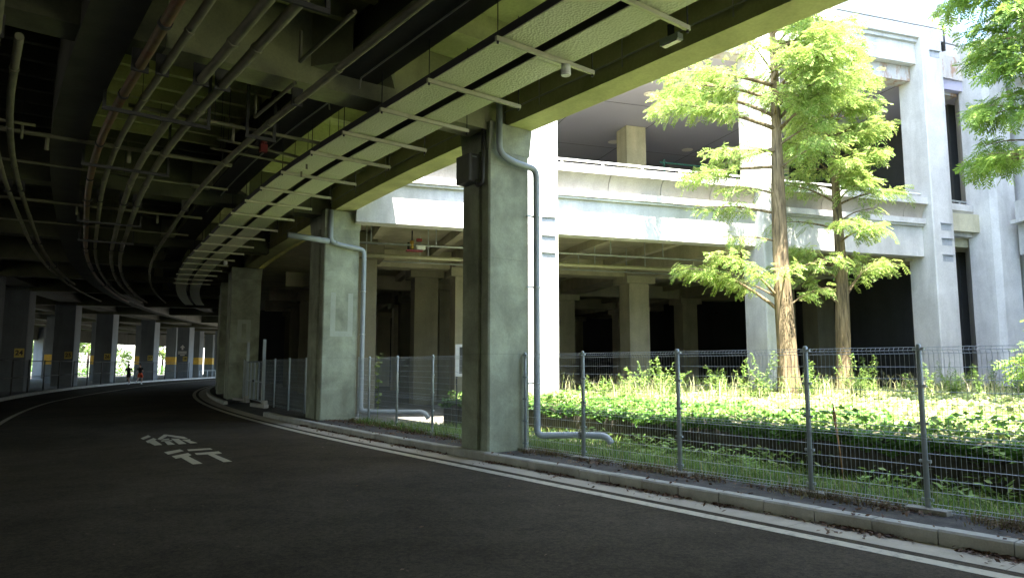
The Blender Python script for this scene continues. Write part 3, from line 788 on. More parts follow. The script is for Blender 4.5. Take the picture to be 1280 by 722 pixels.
# deck slabs
mb = MB()
poly = [F(QL,-.6)] + [cur(s,2.1) for s in srange(19,78,4)] + [F(-14,-52), F(24,-52), F(24,-.6)]
mb.prism(poly, 6.62, 7.15); mb.build('lower_slab', M['inner'], bld)
mb = MB(); fbox(mb, QL, 24, -42, -.02, 7.16, 7.9); mb.build('deck_floor', M['inner'], bld)
mb = MB(); fbox(mb, QL, 24, -30, -.3, 13.32, 13.9); mb.build('ceiling', M['ceiling'], bld)
mb = MB()
for q in (-4,-.2,3.8,8.2,12.6,15.6): mb.prism([F(q,-29),F(q+.025,-29),F(q+.025,-.35),F(q,-.35)], 13.312, 13.3185)
for f in (-6,-12,-18,-24): mb.prism([F(QL,f),F(15.6,f),F(15.6,f+.025),F(QL,f+.025)], 13.306, 13.3115)
mb.build('ceiling_joints', M['dark_metal'], bld)
k = 0
for q, f in ((1.6,-5.2),(6.2,-4.6),(3.4,-9.5),(10.6,-5),(14.2,-4.4),(-1,-9),(7.6,-11),(12,-11),(1,-15),(6,-17),(11,-17),(-2,-4.5)):
    mb = MB(); p = F(q,f); mb.tube([(*p,13.29),(*p,13.305)], .30, 24); mb.build('downlight', M['disc'], bld)
for q, f in ((3.8,-6.2),(9,-6.4),(1.2,-8.5),(12.5,-6.8),(5.2,-13),(9.5,-14),(14.6,-8)):
    mb = MB(); p = F(q,f); mb.tube([(*p,13.24),(*p,13.305)], .07, 12); mb.build('ceiling_sensor', M['disc'], bld)
# front columns
def bcolumn(q0, q1, f0=-.7, f1=.5, z1=15.35, name='front_column'):
    mb = MB(); c = .04
    mb.prism([F(q0+c,f1),F(q0,f1-c),F(q0,f0),F(q1,f0),F(q1,f1-c),F(q1-c,f1)], -.05, z1)
    return mb.build(name, M['white'], bld)
c0 = bcolumn(-1.2,-.16); cB = bcolumn(7.72,8.72); cC = bcolumn(15.72,16.8)
# recessed plaques on the columns
def plaques(colobj, qa, qb, zs):
    for z in zs:
        mb = MB(); fbox(mb, qa, qb, .502, .508, z, z+.26); fbox(mb, qa-.03, qb+.03, .503, .57, z+.262, z+.29); mb.build('plaque', M['plaque'], colobj)
plaques(c0, -.72,-.3, (5.0,5.55,6.15)); plaques(cC, 16.1,16.62, (5.75,6.4,7.0)); plaques(cC, 16.1,16.62, (14.15,))
plaques(cB, 8.05,8.5, (5.6,6.2,6.8))
for (a, b) in ((QL,-1.202),(-.158,7.718),(8.722,15.718)):
    mb = MB(); fbox(mb, a, b, -.55, 0, 6.0, 7.2); mb.build('deck_beam', M['white'], bld)
    # ledge, cavetto parapet, coping
    mb = MB(); fbox(mb, a, b, -.3, .12, 7.205, 7.28); fbox(mb, a, b, -.3, .19, 7.282, 7.5); mb.build('ledge', M['white'], bld)
    mb = MB(); q = a
    while q < b-.05:
        e = min(q+2.0, b); rows = []
        zs = [7.503+.55*i/8 for i in range(9)]
        for z in zs:
            t_ = (z-7.503)/.55; off = .03+.26*t_**2.6
            rows.append([(*F(q+.012,off),z),(*F(e-.012,off),z)])
        mb.sheet(rows, True)
        mb.add([(*F(x,-.2),z) for x,z in ((q+.012,7.503),(e-.012,7.503),(e-.012,8.05),(q+.012,8.05))],[(3,2,1,0)])
        for x in (q+.012,e-.012):
            mb.add([(*F(x,-.2),8.053),(*F(x,-.2),7.503)]+[(*F(x,.03+.26*((z-7.503)/.55)**2.6),z) for z in zs],[tuple(range(11))])
        q = e
    mb.build('parapet', M['cream'], bld)
    mb = MB(); fbox(mb, a, b, -.22, .34, 8.055, 8.33); mb.build('coping', M['white'], bld)
    mb = MB(); fbox(mb, a, b, -.03, .03, 8.52, 8.58)
    for q in np.arange(a+.3, b, 1.5): fbox(mb, q, q+.06, -.025, .025, 8.332, 8.52)
    mb.build('railing', M['wplastic'], bld)
    rust = a > 8
    mb = MB(); fbox(mb, a+.02, b-.02, -.75, -.12, 13.3, 13.92); mb.build('upper_lintel', M['whiterust'], bld)
    mb = MB(); fbox(mb, a-.2, b+.2, -.5, .18, 13.925, 14.8); mb.build('upper_beam', M['white'], bld)
    mb = MB(); fbox(mb, a-.2, b+.2, -.5, .30, 14.803, 14.95); mb.build('upper_ledge', M['white'], bld)
mb = MB(); fbox(mb, QL, 17.0, -.45, .42, 14.955, 15.45); mb.build('frieze', M['white'], bld)
for q in np.arange(QL, 16.9, 3.92):
    mb = MB(); fbox(mb, q+.01, min(q+3.91,17.0), -.2, .44, 15.48, 16.75); mb.build('roof_panel', M['white'], bld)
mb = MB(); fbox(mb, QL, 17.0, -.15, .40, 15.452, 15.478); mb.build('shadow_gap', M['dark_metal'], bld)
mb = MB(); fbox(mb, QL, 24, -30, -.5, 15.0, 15.4); mb.build('roof', M['inner'], bld)
mb = MB(); mb.tube([(*F(17.07,.35),14.6),(*F(17.07,.35),15.7)], .08, 10); mb.build('roof_drain', M['ink'], bld)
# chamfer bay and the wing that comes forward on the right
def ppx(x, y): return (x, y)
W1 = F(16.85,-.35); W2 = (19.25, 28.9)
cdir = np.array(W2)-np.array(W1); cl = np.hypot(*cdir); cdir /= cl; cn = np.array([cdir[1],-cdir[0]])
def G(q, off): p = np.array(W1)+cdir*q+cn*off; return (float(p[0]),float(p[1]))
def gbox(mb, q0, q1, f0, f1, z0, z1): mb.prism([G(q0,f0),G(q1,f0),G(q1,f1),G(q0,f1)], z0, z1)
mb = MB(); gbox(mb,0,cl+.3,-.4,.18,7.0,7.2); gbox(mb,0,cl+.34,-.4,.24,7.203,7.33); gbox(mb,0,cl+.38,-.4,.3,7.332,7.5); mb.build('ledge', M['white'], bld)
mb = MB(); rows=[]
for i in range(9):
    z=7.503+.55*i/8; t_=i/8; off=.03+.24*t_**2.6; rows.append([(*G(0,off),z),(*G(cl+.2,off),z)])
mb.sheet(rows,True); mb.build('parapet', M['white'], bld)
mb = MB(); gbox(mb,0,cl+.3,-.22,.3,8.055,8.33); mb.build('coping', M['white'], bld)
mb = MB(); gbox(mb,0,cl,-.03,.03,8.5,8.56); gbox(mb,.3,.36,-.02,.02,8.332,8.5); gbox(mb,1.5,1.56,-.02,.02,8.332,8.5); mb.build('railing', M['alu'], bld)
mb = MB(); gbox(mb,0,cl,-.6,-.1,13.2,13.75); mb.build('upper_lintel', M['whiterust'], bld)
mb = MB(); gbox(mb,0,cl,-.5,.25,13.753,14.75); mb.build('upper_beam', M['whiterust'], bld)
mb = MB(); gbox(mb,0,cl,-.5,.2,14.753,15.3); mb.build('frieze', M['white'], bld)
mb = MB(); gbox(mb,0.05,cl,-.2,.22,15.35,16.7); mb.build('roof_panel', M['white'], bld)
mb = MB(); mb.prism([(19.2,28.85),(19.62,28.05),(19.85,27.9),(20.72,28.1),(20.9,29.6),(19.7,29.9)], -.05, 15.35); mb.build('corner_column', M['white'], bld)
WX = 20.45
mb = MB(); mb.prism([(WX,13),(WX+.5,13),(WX+.5,27.7),(WX,27.7)], 6.1, 7.35); mb.build('deck_beam', M['white'], bld)
mb = MB(); mb.prism([(WX-.3,13),(WX+.5,13),(WX+.5,27.72),(WX-.3,27.72)], 7.353, 7.5); mb.prism([(WX-.05,13),(WX+.3,13),(WX+.3,27.72),(WX-.05,27.72)], 7.502, 8.3); mb.build('ledge', M['white'], bld)
mb = MB(); mb.prism([(WX,13),(WX+.6,13),(WX+.6,27.7),(WX,27.7)], 13.3, 15.3); mb.build('upper_beam', M['white'], bld)
mb = MB(); mb.prism([(WX-.1,13),(WX+.6,13),(WX+.6,27.7),(WX-.1,27.7)], 15.34, 16.8); mb.build('roof_panel', M['white'], bld)
for y in (13.2,20.4):
    mb = MB(); mb.box((WX+.1,y+.5,0), 1.1, 1.1, 15.3); mb.build('front_column', M['white'], bld)
mb = MB(); mb.prism([(WX+.62,9.9),(46,9.9),(46,48),(WX+2.5,48),(WX+2.5,29.5),(WX+.62,29.5)], 0, 17); mb.build('tower_wall', M['white'], bld)
tw = thing('shade_block', 'added tall plain block out of view, shading the right end of the facade', 'building', (30,0,0))
mb = MB(); mb.prism([(16.4,2.2),(25,2.2),(25,5.6),(16.4,5.6)], 0, 82); mb.build('wall', M['white'], tw)  # added out of view only to cast shade on the facade's right end
# interior columns, beams, services
cols = []
for q in [16.2-8.45*k for k in range(8)]:
    for f in (-9,-18,-27,-36,-45):
        p = F(q-.2, f); s_, o_ = inv(p)
        if o_ > 4.5: cols.append((p, FA, f))
for p in ((-3.95,31.2),(-3.4,36.5),(-5.6,25.6),(-9.5,36),(-10.8,44),(-6.6,44),(-14.6,47.5),(-12.6,43),(-17.4,55),(-15.2,53),(15.7,35.6),(19.6,40.5)): cols.append((p, FA, -1))
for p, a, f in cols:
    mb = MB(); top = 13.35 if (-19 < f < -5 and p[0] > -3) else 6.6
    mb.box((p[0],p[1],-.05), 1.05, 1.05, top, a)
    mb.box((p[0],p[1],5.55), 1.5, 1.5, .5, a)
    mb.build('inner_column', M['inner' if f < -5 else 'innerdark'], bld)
for q in [16.2-8.45*k for k in range(4)]:
    if q-1.2 < QL+.2: continue
    mb = MB(); fbox(mb, q-.9, q+.5, -44, -.56, 5.9, 6.615); mb.build('main_beam', M['inner'], bld)
def qmin(f):
    q = 0
    while inv(F(q, f))[1] > 3.2 and q > -34: q -= .5
    return q
for f in (-9,-18,-27,-36):
    mb = MB(); fbox(mb, max(qmin(f-.5),qmin(f+.5))+.5, 19.4, f-.5, f+.5, 5.86, 6.612); mb.build('cross_beam', M['inner'], bld)
for q in np.arange(-5.5, 16, 2.8):
    mb = MB(); fbox(mb, q, q+.3, -44, -.57, 6.3, 6.618); mb.build('slab_rib', M['inner'], bld)
qa = -10
while inv(F(qa,-46.2))[1] > 1.95 and qa > -40: qa -= .1
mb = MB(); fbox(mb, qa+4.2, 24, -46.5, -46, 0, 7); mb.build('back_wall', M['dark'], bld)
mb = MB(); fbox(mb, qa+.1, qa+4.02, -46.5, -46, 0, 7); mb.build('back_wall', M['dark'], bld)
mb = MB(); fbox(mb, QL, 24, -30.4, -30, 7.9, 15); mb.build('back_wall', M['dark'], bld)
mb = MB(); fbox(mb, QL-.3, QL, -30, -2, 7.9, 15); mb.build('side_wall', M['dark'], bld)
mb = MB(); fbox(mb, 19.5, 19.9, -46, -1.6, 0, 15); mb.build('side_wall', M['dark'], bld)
mb = MB()
for z in (8.7,9.5,10.3,11.1): fbox(mb, 8, 19.3, -7.1, -7.05, z, z+.07)
for q in np.arange(8.2,19.3,2.0): fbox(mb, q, q+.06, -7.1, -7.05, 7.95, 11.3)
mb.build('screen_rails', M['green'], bld)
for f, z, r, lab in ((-2.2,5.75,.035,'thin pale pipe nearest the facade under the building deck'), (-3.6,5.55,.075,'thick pale pipe under the building deck'), (-5.2,5.6,.03,'thin pale pipe behind the thick one under the building deck')):
    t = thing('service_pipe', lab, 'pipe', (*F(2,f),z))
    mb = MB(); mb.tube([(*F(q,f),z) for q in np.arange(-6.2,15.5,3)], r, 10); mb.build('pipe_run', M['strut' if r>.05 else 'alu'], t)
    for q in np.arange(-5.8,15,2.2):
        mb = MB(); mb.box((*F(q,f),z+r*.5), .035, .035, 6.6-z, FA); mb.build('hanger_rod', M['alu'], t)
vp = F(-4.35,-2.2)
t = thing('sprinkler_valve', 'red and brass sprinkler valve set hanging under the building deck', 'valve', (*vp,5.6))
mb = MB(); mb.box((vp[0],vp[1],5.53), .55, .2, .05, FA); mb.box((vp[0]+.16,vp[1],5.87), .18, .14, .1, FA); mb.build('frame', M['red'], t)
mb = MB(); mb.tube([(vp[0]-.08,vp[1],5.58),(vp[0]-.08,vp[1],5.9)], .07, 10); mb.build('valve_body', M['brass'], t)
mb = MB(); mb.tube([(vp[0]-.08,vp[1],5.9),(vp[0]-.08,vp[1],6.25)], .025, 8); mb.tube([(vp[0]-.2,vp[1],5.6),(vp[0]-.2,vp[1],5.85)], .04, 8); mb.build('spindle', M['dark_metal'], t)
mb = MB(); mb.box((vp[0]+.22,vp[1],5.6), .3, .14, .13, FA); mb.build('switch_box', M['wplastic'], t)

# ------------------------------------------------------------------ planted bed
WA = [(9.2,3.3),(1.3,17.2),(-1.9,19.6),(-1.7,20.6)]
def bed_side(p):  # >0 inside bed (behind the front wall lines)
    x, y = p
    def sd(a,b): return (b[0]-a[0])*(y-a[1])-(b[1]-a[1])*(x-a[0])
    return min(-sd(WA[0],WA[1])/13, 1e9) if False else (-(sd(WA[0],WA[1]))/np.hypot(WA[1][0]-WA[0][0],WA[1][1]-WA[0][1]), -(sd(WA[1],WA[2]))/np.hypot(WA[2][0]-WA[1][0],WA[2][1]-WA[1][1]))
mb = MB()
def wallseg(a, b, z1, th):
    a = np.array(a); b = np.array(b); u = (b-a)/np.hypot(*(b-a)); n = np.array([u[1],-u[0]])
    L = np.hypot(*(b-a)); k = int(L/.14)
    for i in range(k):
        p = a+u*(L*i/k); q = a+u*(L*(i+1)/k-.012); j = random.uniform(-.005,.005)
        mb.prism([tuple(p+n*j),tuple(q+n*j),tuple(q+n*(th)),tuple(p+n*(th))], -.05, z1+random.uniform(-.015,.015))
for a, b in zip(WA, WA[1:]): wallseg(a, b, .70, .14)
tag(mb.build('retaining_wall', M['wallbed']), 'dark board retaining wall under hanging ivy behind the fence', 'wall')
mb = MB()
bedpoly = [(9.3,3.4),(1.42,17.25),(-1.78,19.68),(-1.6,20.7),F(-3.2,-.2),F(8,-.2),F(16.5,-.2),(20,28),(20.4,13),(24,0)]
mb.add([(x,y,.64) for x,y in bedpoly], [tuple(range(len(bedpoly)-1,-1,-1))])
tag(mb.build('bed_soil', soil('bed_earth',(.05,.045,.03),(.10,.085,.055),4)), kind='structure')

def in_poly(P, poly):
    x, y = P[:,0], P[:,1]; ins = np.zeros(len(P), bool); j = len(poly)-1
    for i in range(len(poly)):
        xi, yi = poly[i]; xj, yj = poly[j]
        c = ((yi > y) != (yj > y)) & (x < (xj-xi)*(y-yi)/(yj-yi+1e-9)+xi)
        ins ^= c; j = i
    return ins
def leaf_quads(P, size, tilt=.6, elong=1.6, up=None):
    """P (n,3) leaf centres -> folded-flat quads with random orientation (mostly facing up)."""
    n = len(P); az = rng.uniform(0, 2*np.pi, n)
    nz = np.stack([np.cos(az), np.sin(az), np.zeros(n)], 1)
    th = np.abs(rng.normal(0, tilt, n))[:,None]
    nrm = np.cos(th)*np.array([0,0,1.]) + np.sin(th)*nz
    az2 = rng.uniform(0, 2*np.pi, n); t = np.stack([np.cos(az2), np.sin(az2), np.zeros(n)], 1)
    t -= nrm*(t*nrm).sum(1)[:,None]; t /= np.linalg.norm(t,axis=1)[:,None]; b = np.cross(nrm, t)
    s = (size*rng.uniform(.6,1.35,n))[:,None]
    V = np.stack([P-t*s*.5*elong, P+b*s*.42+t*s*.08, P+t*s*.5*elong-nrm*s*.12, P-b*s*.42+t*s*.08], 1).reshape(-1,3)
    return V, np.arange(4*n).reshape(n,4)
def fbm(x, y):
    return (np.sin(x*1.3+1.7*np.sin(y*.9))+np.sin(y*1.7+x*.6+2)+.6*np.sin(x*3.1-y*2.3)+.5*np.sin(y*4.3+x*1.1))/3.1
# ground cover
Pn = np.stack([rng.uniform(-3.5,20,105000), rng.uniform(5,28,105000)],1)
Pn = Pn[in_poly(Pn, bedpoly)]
h = .08+.12*(fbm(Pn[:,0],Pn[:,1])+1)+.10*np.clip(fbm(Pn[:,0]*3.3,Pn[:,1]*3.1),0,1)
P3 = np.column_stack([Pn, .66+h*np.sqrt(rng.uniform(0,1,len(Pn)))])
V, Fq = leaf_quads(P3, .075, .6)
tag(np_mesh('ground_cover', V, Fq, M['cover']), 'bright leafy ground cover filling the sunlit bed', 'ground cover', kind='stuff')
# ivy over the wall edge
pts = []
for a, b, cnt in ((WA[0],WA[1],11000),(WA[1],WA[2],3200)):
    a = np.array(a); b = np.array(b); L = np.hypot(*(b-a)); u = (b-a)/L; n = np.array([-u[1],u[0]])
    n = n if (n@np.array([-1,-.5]))>0 else -n     # towards the road
    t = rng.uniform(0,1,cnt)
    hang = .02+.17*(fbm(t*L*2.1,t*L*.7)+1)*.5+.13*(fbm(t*L*5.3,3+t*L)+1)*.5
    k = rng.uniform(0,1,cnt)
    over = k < .55
    off = np.where(over, rng.uniform(.0,.16,cnt)+.03, -rng.uniform(0,1.0,cnt))
    z = np.where(over, .80-rng.uniform(0,1,cnt)**.8*(hang+.1), .74+rng.uniform(0,.26,cnt)*(1+.6*fbm(t*L*1.7,t*L)))
    base = a+np.outer(t*L,u)+off[:,None]*n
    pts.append(np.column_stack([base,z]))
P3 = np.concatenate(pts); V, Fq = leaf_quads(P3, .07, .8)
tag(np_mesh('ivy', V, Fq, M['ivy']), 'dark green ivy hanging over the retaining wall', 'ivy', kind='stuff')
def grass(name, P, hmin, hmax, mat, label, wd=.012, bend=.5):
    n = len(P); az = rng.uniform(0,2*np.pi,n); hh = rng.uniform(hmin,hmax,n)
    d = np.stack([np.cos(az),np.sin(az),np.zeros(n)],1); sd = np.stack([-np.sin(az),np.cos(az),np.zeros(n)],1)
    up = np.array([0,0,1.])
    b = rng.uniform(.1,bend,n)[:,None]; hh = hh[:,None]
    m1 = P+up*hh*.55+d*hh*b*.3; tp = P+up*hh*(1-.3*b)+d*hh*b
    V = np.stack([P-sd*wd, P+sd*wd, m1+sd*wd*.8, m1-sd*wd*.8, tp, tp+sd*.001],1)
    V2 = V.reshape(-1,3); i = np.arange(n)*6
    Fq = np.concatenate([np.stack([i,i+1,i+2,i+3],1), np.stack([i+3,i+2,i+5,i+4],1)])
    return tag(np_mesh(name, V2, Fq, mat), label, name.replace('_',' '), kind='stuff')
# tall weeds with leafy stems
def weed_mesh(hh, seed, spike):
    r = np.random.default_rng(seed); V=[]; Fq=[]
    for st in range(int(r.integers(3,7))):
        h1 = hh*r.uniform(.55,1.0); lean = r.normal(0,.30,2); b0 = r.normal(0,.07,2); n = int(46*h1+8)
        def P(t): return np.array([b0[0]+lean[0]*h1*t*t, b0[1]+lean[1]*h1*t*t, h1*t*(1-.12*t*np.hypot(*lean))])
        for i in range(n):
            t = .1+.9*(i+r.uniform(0,1))/n; a = r.uniform(0,6.28)
            L = r.uniform(.06,.17)*(1.1-.55*t); wd = r.uniform(.010,.022)
            c = P(t); d = np.array([math.cos(a),math.sin(a),r.uniform(-.35,.7)]); d/=np.linalg.norm(d)
            sd = np.array([-math.sin(a),math.cos(a),r.uniform(-.4,.4)])
            k=len(V); V += [c, c+d*L*.5+sd*wd, c+d*L-np.array([0,0,.25*L]), c+d*L*.5-sd*wd]; Fq.append((k,k+1,k+2,k+3))
        for q in range(4):
            a0, a1 = P(q/4), P((q+1)/4); k=len(V); e=np.array([.004,.003,0]); V += [a0-e,a0+e,a1+e*.7,a1-e*.7]; Fq.append((k,k+1,k+2,k+3))
    return np.array(V), Fq
protos = []
for i in range(5):
    V, Fq = weed_mesh((.75,.95,1.1,.65,.85)[i], 100+i, False)
    o = np_mesh('tall_weed', V, Fq, M['weed'])
    tag(o, 'leafy tall weed among others along the back of the planted bed', 'weed', 'tall weeds along the back of the bed'); protos.append(o)
used = set()
wspots = []
for k in range(105):
    q = random.uniform(-.5, 19); f = random.uniform(.9, 5.5) if q < 8 else random.uniform(1.5, 9)
    p = F(q, f)
    if p[0] > 19.8: continue
    wspots.append(p)
for i, p in enumerate(wspots):
    pr = protos[i%5]
    if i < 5: o = pr
    else: o = pr.copy(); COL.objects.link(o)
    o.location = (p[0],p[1],.66); o.rotation_euler = (0,0,random.uniform(0,6.28)); sc = random.uniform(.8,1.45); o.scale = (sc,sc,sc)
n = 2600; q_ = rng.uniform(-1,18.5,n); f_ = rng.uniform(.7,6.5,n)
P = np.array([F(a,b) for a,b in zip(q_,f_)]); ok = (fbm(P[:,0]*1.1+5,P[:,1]*1.1) > -.1) & (P[:,0] < 19.6); P = P[ok]
grass('tall_grass', np.column_stack([P,np.full(len(P),.7)]), .35, .95, leafmat('plume_grass', [(0,(.18,.26,.08)),(.5,(.34,.36,.17)),(1,(.50,.40,.30))], .35, (.5,.5,.25)), 'tall pale grass plumes in front of the building columns', .008, .9)
# a few bushier weeds by the fence
for i, (x, y, sc, lab) in enumerate(((6.3,9.4,1.0,'leafy green weed leaning at the wall foot right of the second fence post'), (4.1,11.2,.75,'small green weed at the foot of the retaining wall near the fence middle'), (7.0,8.6,1.2,'tall feathery weed at the right end of the retaining wall'))):
    V, Fq = weed_mesh(.8, 300+i, False); V = V*np.array([1.7,1.7,1])*sc
    o = np_mesh('wall_foot_weed', V, Fq, M['weed']); o.location = (x-.35,y-.3,0.0); tag(o, lab, 'weed')
# dry stalk
mb = MB(); a = (4.55,9.75); mb.tube([(a[0],a[1],0),(a[0]-.05,a[1],.6),(a[0]-.1,a[1],1.02)], [.009,.009,.02], 6); mb.tube([(a[0]-.09,a[1],.98),(a[0]-.11,a[1],1.2)],[.024,.006],6)
tag(mb.build('dry_stalk', plain('dry_stalk_brown',(.33,.19,.08),.9,0,.2)), 'single orange brown dry stalk standing behind the fence', 'dry stalk')

# grass strip, dry fringe, litter
n = 26000; s_ = rng.uniform(-3,17.2,n); o_ = rng.uniform(1.0,4.6,n)
P = np.array([cur(a,b) for a,b in zip(s_,o_)])
ok = (~in_poly(P, bedpoly)) & (P[:,1] < 19.6+0*P[:,0])
ok &= ~((s_>8)&(s_<9.2)&(o_<1.25)); ok &= rng.uniform(0,1,n) < np.clip(.75+.5*fbm(P[:,0]*2,P[:,1]*2),.15,1)
P = P[ok]; zz = np.clip((1.9-o_[ok])*.15,0,.11)
grass('grass', np.column_stack([P,zz]), .07, .32, M['grass'], 'green grass strip between the fence and the retaining wall', .007, 1.5)
n = 24000; s_ = rng.uniform(-4,16.8,n); o_ = .98+rng.normal(0,.13,n)-.12*np.clip((6-s_)/6,0,1)
dens = np.clip(.35+.65*fbm(s_*2.2,s_*.7),0.02,1)
ok = (rng.uniform(0,1,n) < dens) & ~((s_>8)&(s_<9.3))
P = np.array([cur(a,b+.25*(a>10)) for a,b in zip(s_[ok],o_[ok])])
grass('dry_weeds', np.column_stack([P,np.full(len(P),.10)]), .03, .15, M['dry'], 'brownish dry weeds growing along the fence foot', .006, 1.7)
# broad leaves low by the wall foot
n = 9000; s_ = rng.uniform(-3,9,n); o_ = rng.uniform(1.5,4.2,n)
P = np.array([cur(a,b) for a,b in zip(s_,o_)]); ok = ~in_poly(P,bedpoly); ok &= fbm(P[:,0]*1.7,P[:,1]*1.7) > .05
P = P[ok]; V, Fq = leaf_quads(np.column_stack([P, .04+rng.uniform(0,1,len(P))**1.6*.34]), .05, .6, 2.6)
tag(np_mesh('low_plants', V, Fq, M['weed']), 'low broad leafed plants at the foot of the retaining wall', 'plants', kind='stuff')
n = 16000; s_ = rng.uniform(-3,17.2,n); u_ = rng.uniform(0,1,n)
o_ = np.where(u_<.5, -.01-np.abs(rng.normal(0,.05,n)), np.where(u_<.85, rng.normal(.84,.13,n), rng.uniform(-.4,.9,n)))
ok = (rng.uniform(0,1,n) < np.clip(.3+.8*fbm(s_*3.1,s_*1.3),.03,1)) & ~((s_>8)&(s_<9.3))
P = np.array([cur(a,b) for a,b in zip(s_[ok],o_[ok])]); z = np.where(o_[ok]<.0, .012, .128); z = np.where((o_[ok]>=0)&(o_[ok]<.18), .158, z)
V, Fq = leaf_quads(np.column_stack([P, z+rng.uniform(0,.018,len(P))]), .036, .5, 1.6)
tag(np_mesh('leaf_litter', V, Fq, M['litter']), 'dry brown fallen leaves along the kerb and fence foot', 'leaf litter', kind='stuff')
P = np.array([cur(a,b) for a,b in zip(rng.uniform(-1,14,70), rng.uniform(-6.5,-.8,70))])
V, Fq = leaf_quads(np.column_stack([P, np.full(len(P),.012)]), .03, .3, 1.5)
tag(np_mesh('road_debris', V, Fq, M['litter']), 'small scattered leaf scraps lying on the dark road', 'debris', kind='stuff')
# small climbing vine on the middle fence
mb = MB(); v0 = cur(15.3,1.4); mb.tube([(v0[0],v0[1],.1),(v0[0]+.05,v0[1],.9),(v0[0],v0[1],1.5),(v0[0]+.15,v0[1],2.05)], .006, 5)
vn = thing('vine','thin yellow green vine climbing the fence beside the patched column','vine',(v0[0],v0[1],.1))
mb.build('stem', M['weed'], vn)
P = np.array([(v0[0]+random.uniform(-.05,.1), v0[1]+random.uniform(-.04,.04), random.uniform(.5,2.05)) for _ in range(46)])
V, Fq = leaf_quads(P, .08, .9, 1.4); np_mesh('leaves', V, Fq, M['cover'], vn)

# ------------------------------------------------------------------ dawn redwood trees
def spray_block(origins, dirs, L, nl, droop):
    """feathery flat sprays: two rows of narrow leaflets on a drooping axis. returns V,F"""
    n = len(origins); d = dirs/np.linalg.norm(dirs,axis=1)[:,None]
    up = np.array([0,0,1.]); side = np.cross(d, up); side /= np.linalg.norm(side,axis=1)[:,None]+1e-6
    roll = rng.normal(0,.7,n)[:,None]; nrm = np.cross(side,d); side = side*np.cos(roll)+nrm*np.sin(roll)
    Vs=[]
    Ls = (L*rng.uniform(.65,1.25,n))[:,None]
    for k in range(nl):
        t = (k+.6)/nl
        c = origins + d*Ls*t - up*Ls*droop*t*t
        ax = d - up*2*droop*t
        ll = Ls*.36*math.sin(math.pi*min(1,.25+.72*(1-t)+.02))*rng.uniform(.7,1.2,(n,1))
        wv = Ls*.052
        for sg in (-1,1):
            ld = side*sg*.86+ax*.5; ld /= np.linalg.norm(ld,axis=1)[:,None]
            ld = ld - up*rng.uniform(0,.35,(n,1))
            wd = np.cross(ld, np.cross(d,side)); wd /= np.linalg.norm(wd,axis=1)[:,None]+1e-6
            Vs.append(np.stack([c, c+ld*ll*.5+wd*wv, c+ld*ll, c+ld*ll*.5-wd*wv],1))
    V = np.concatenate(Vs,0).reshape(-1,3); return V, np.arange(len(V)).reshape(-1,4)
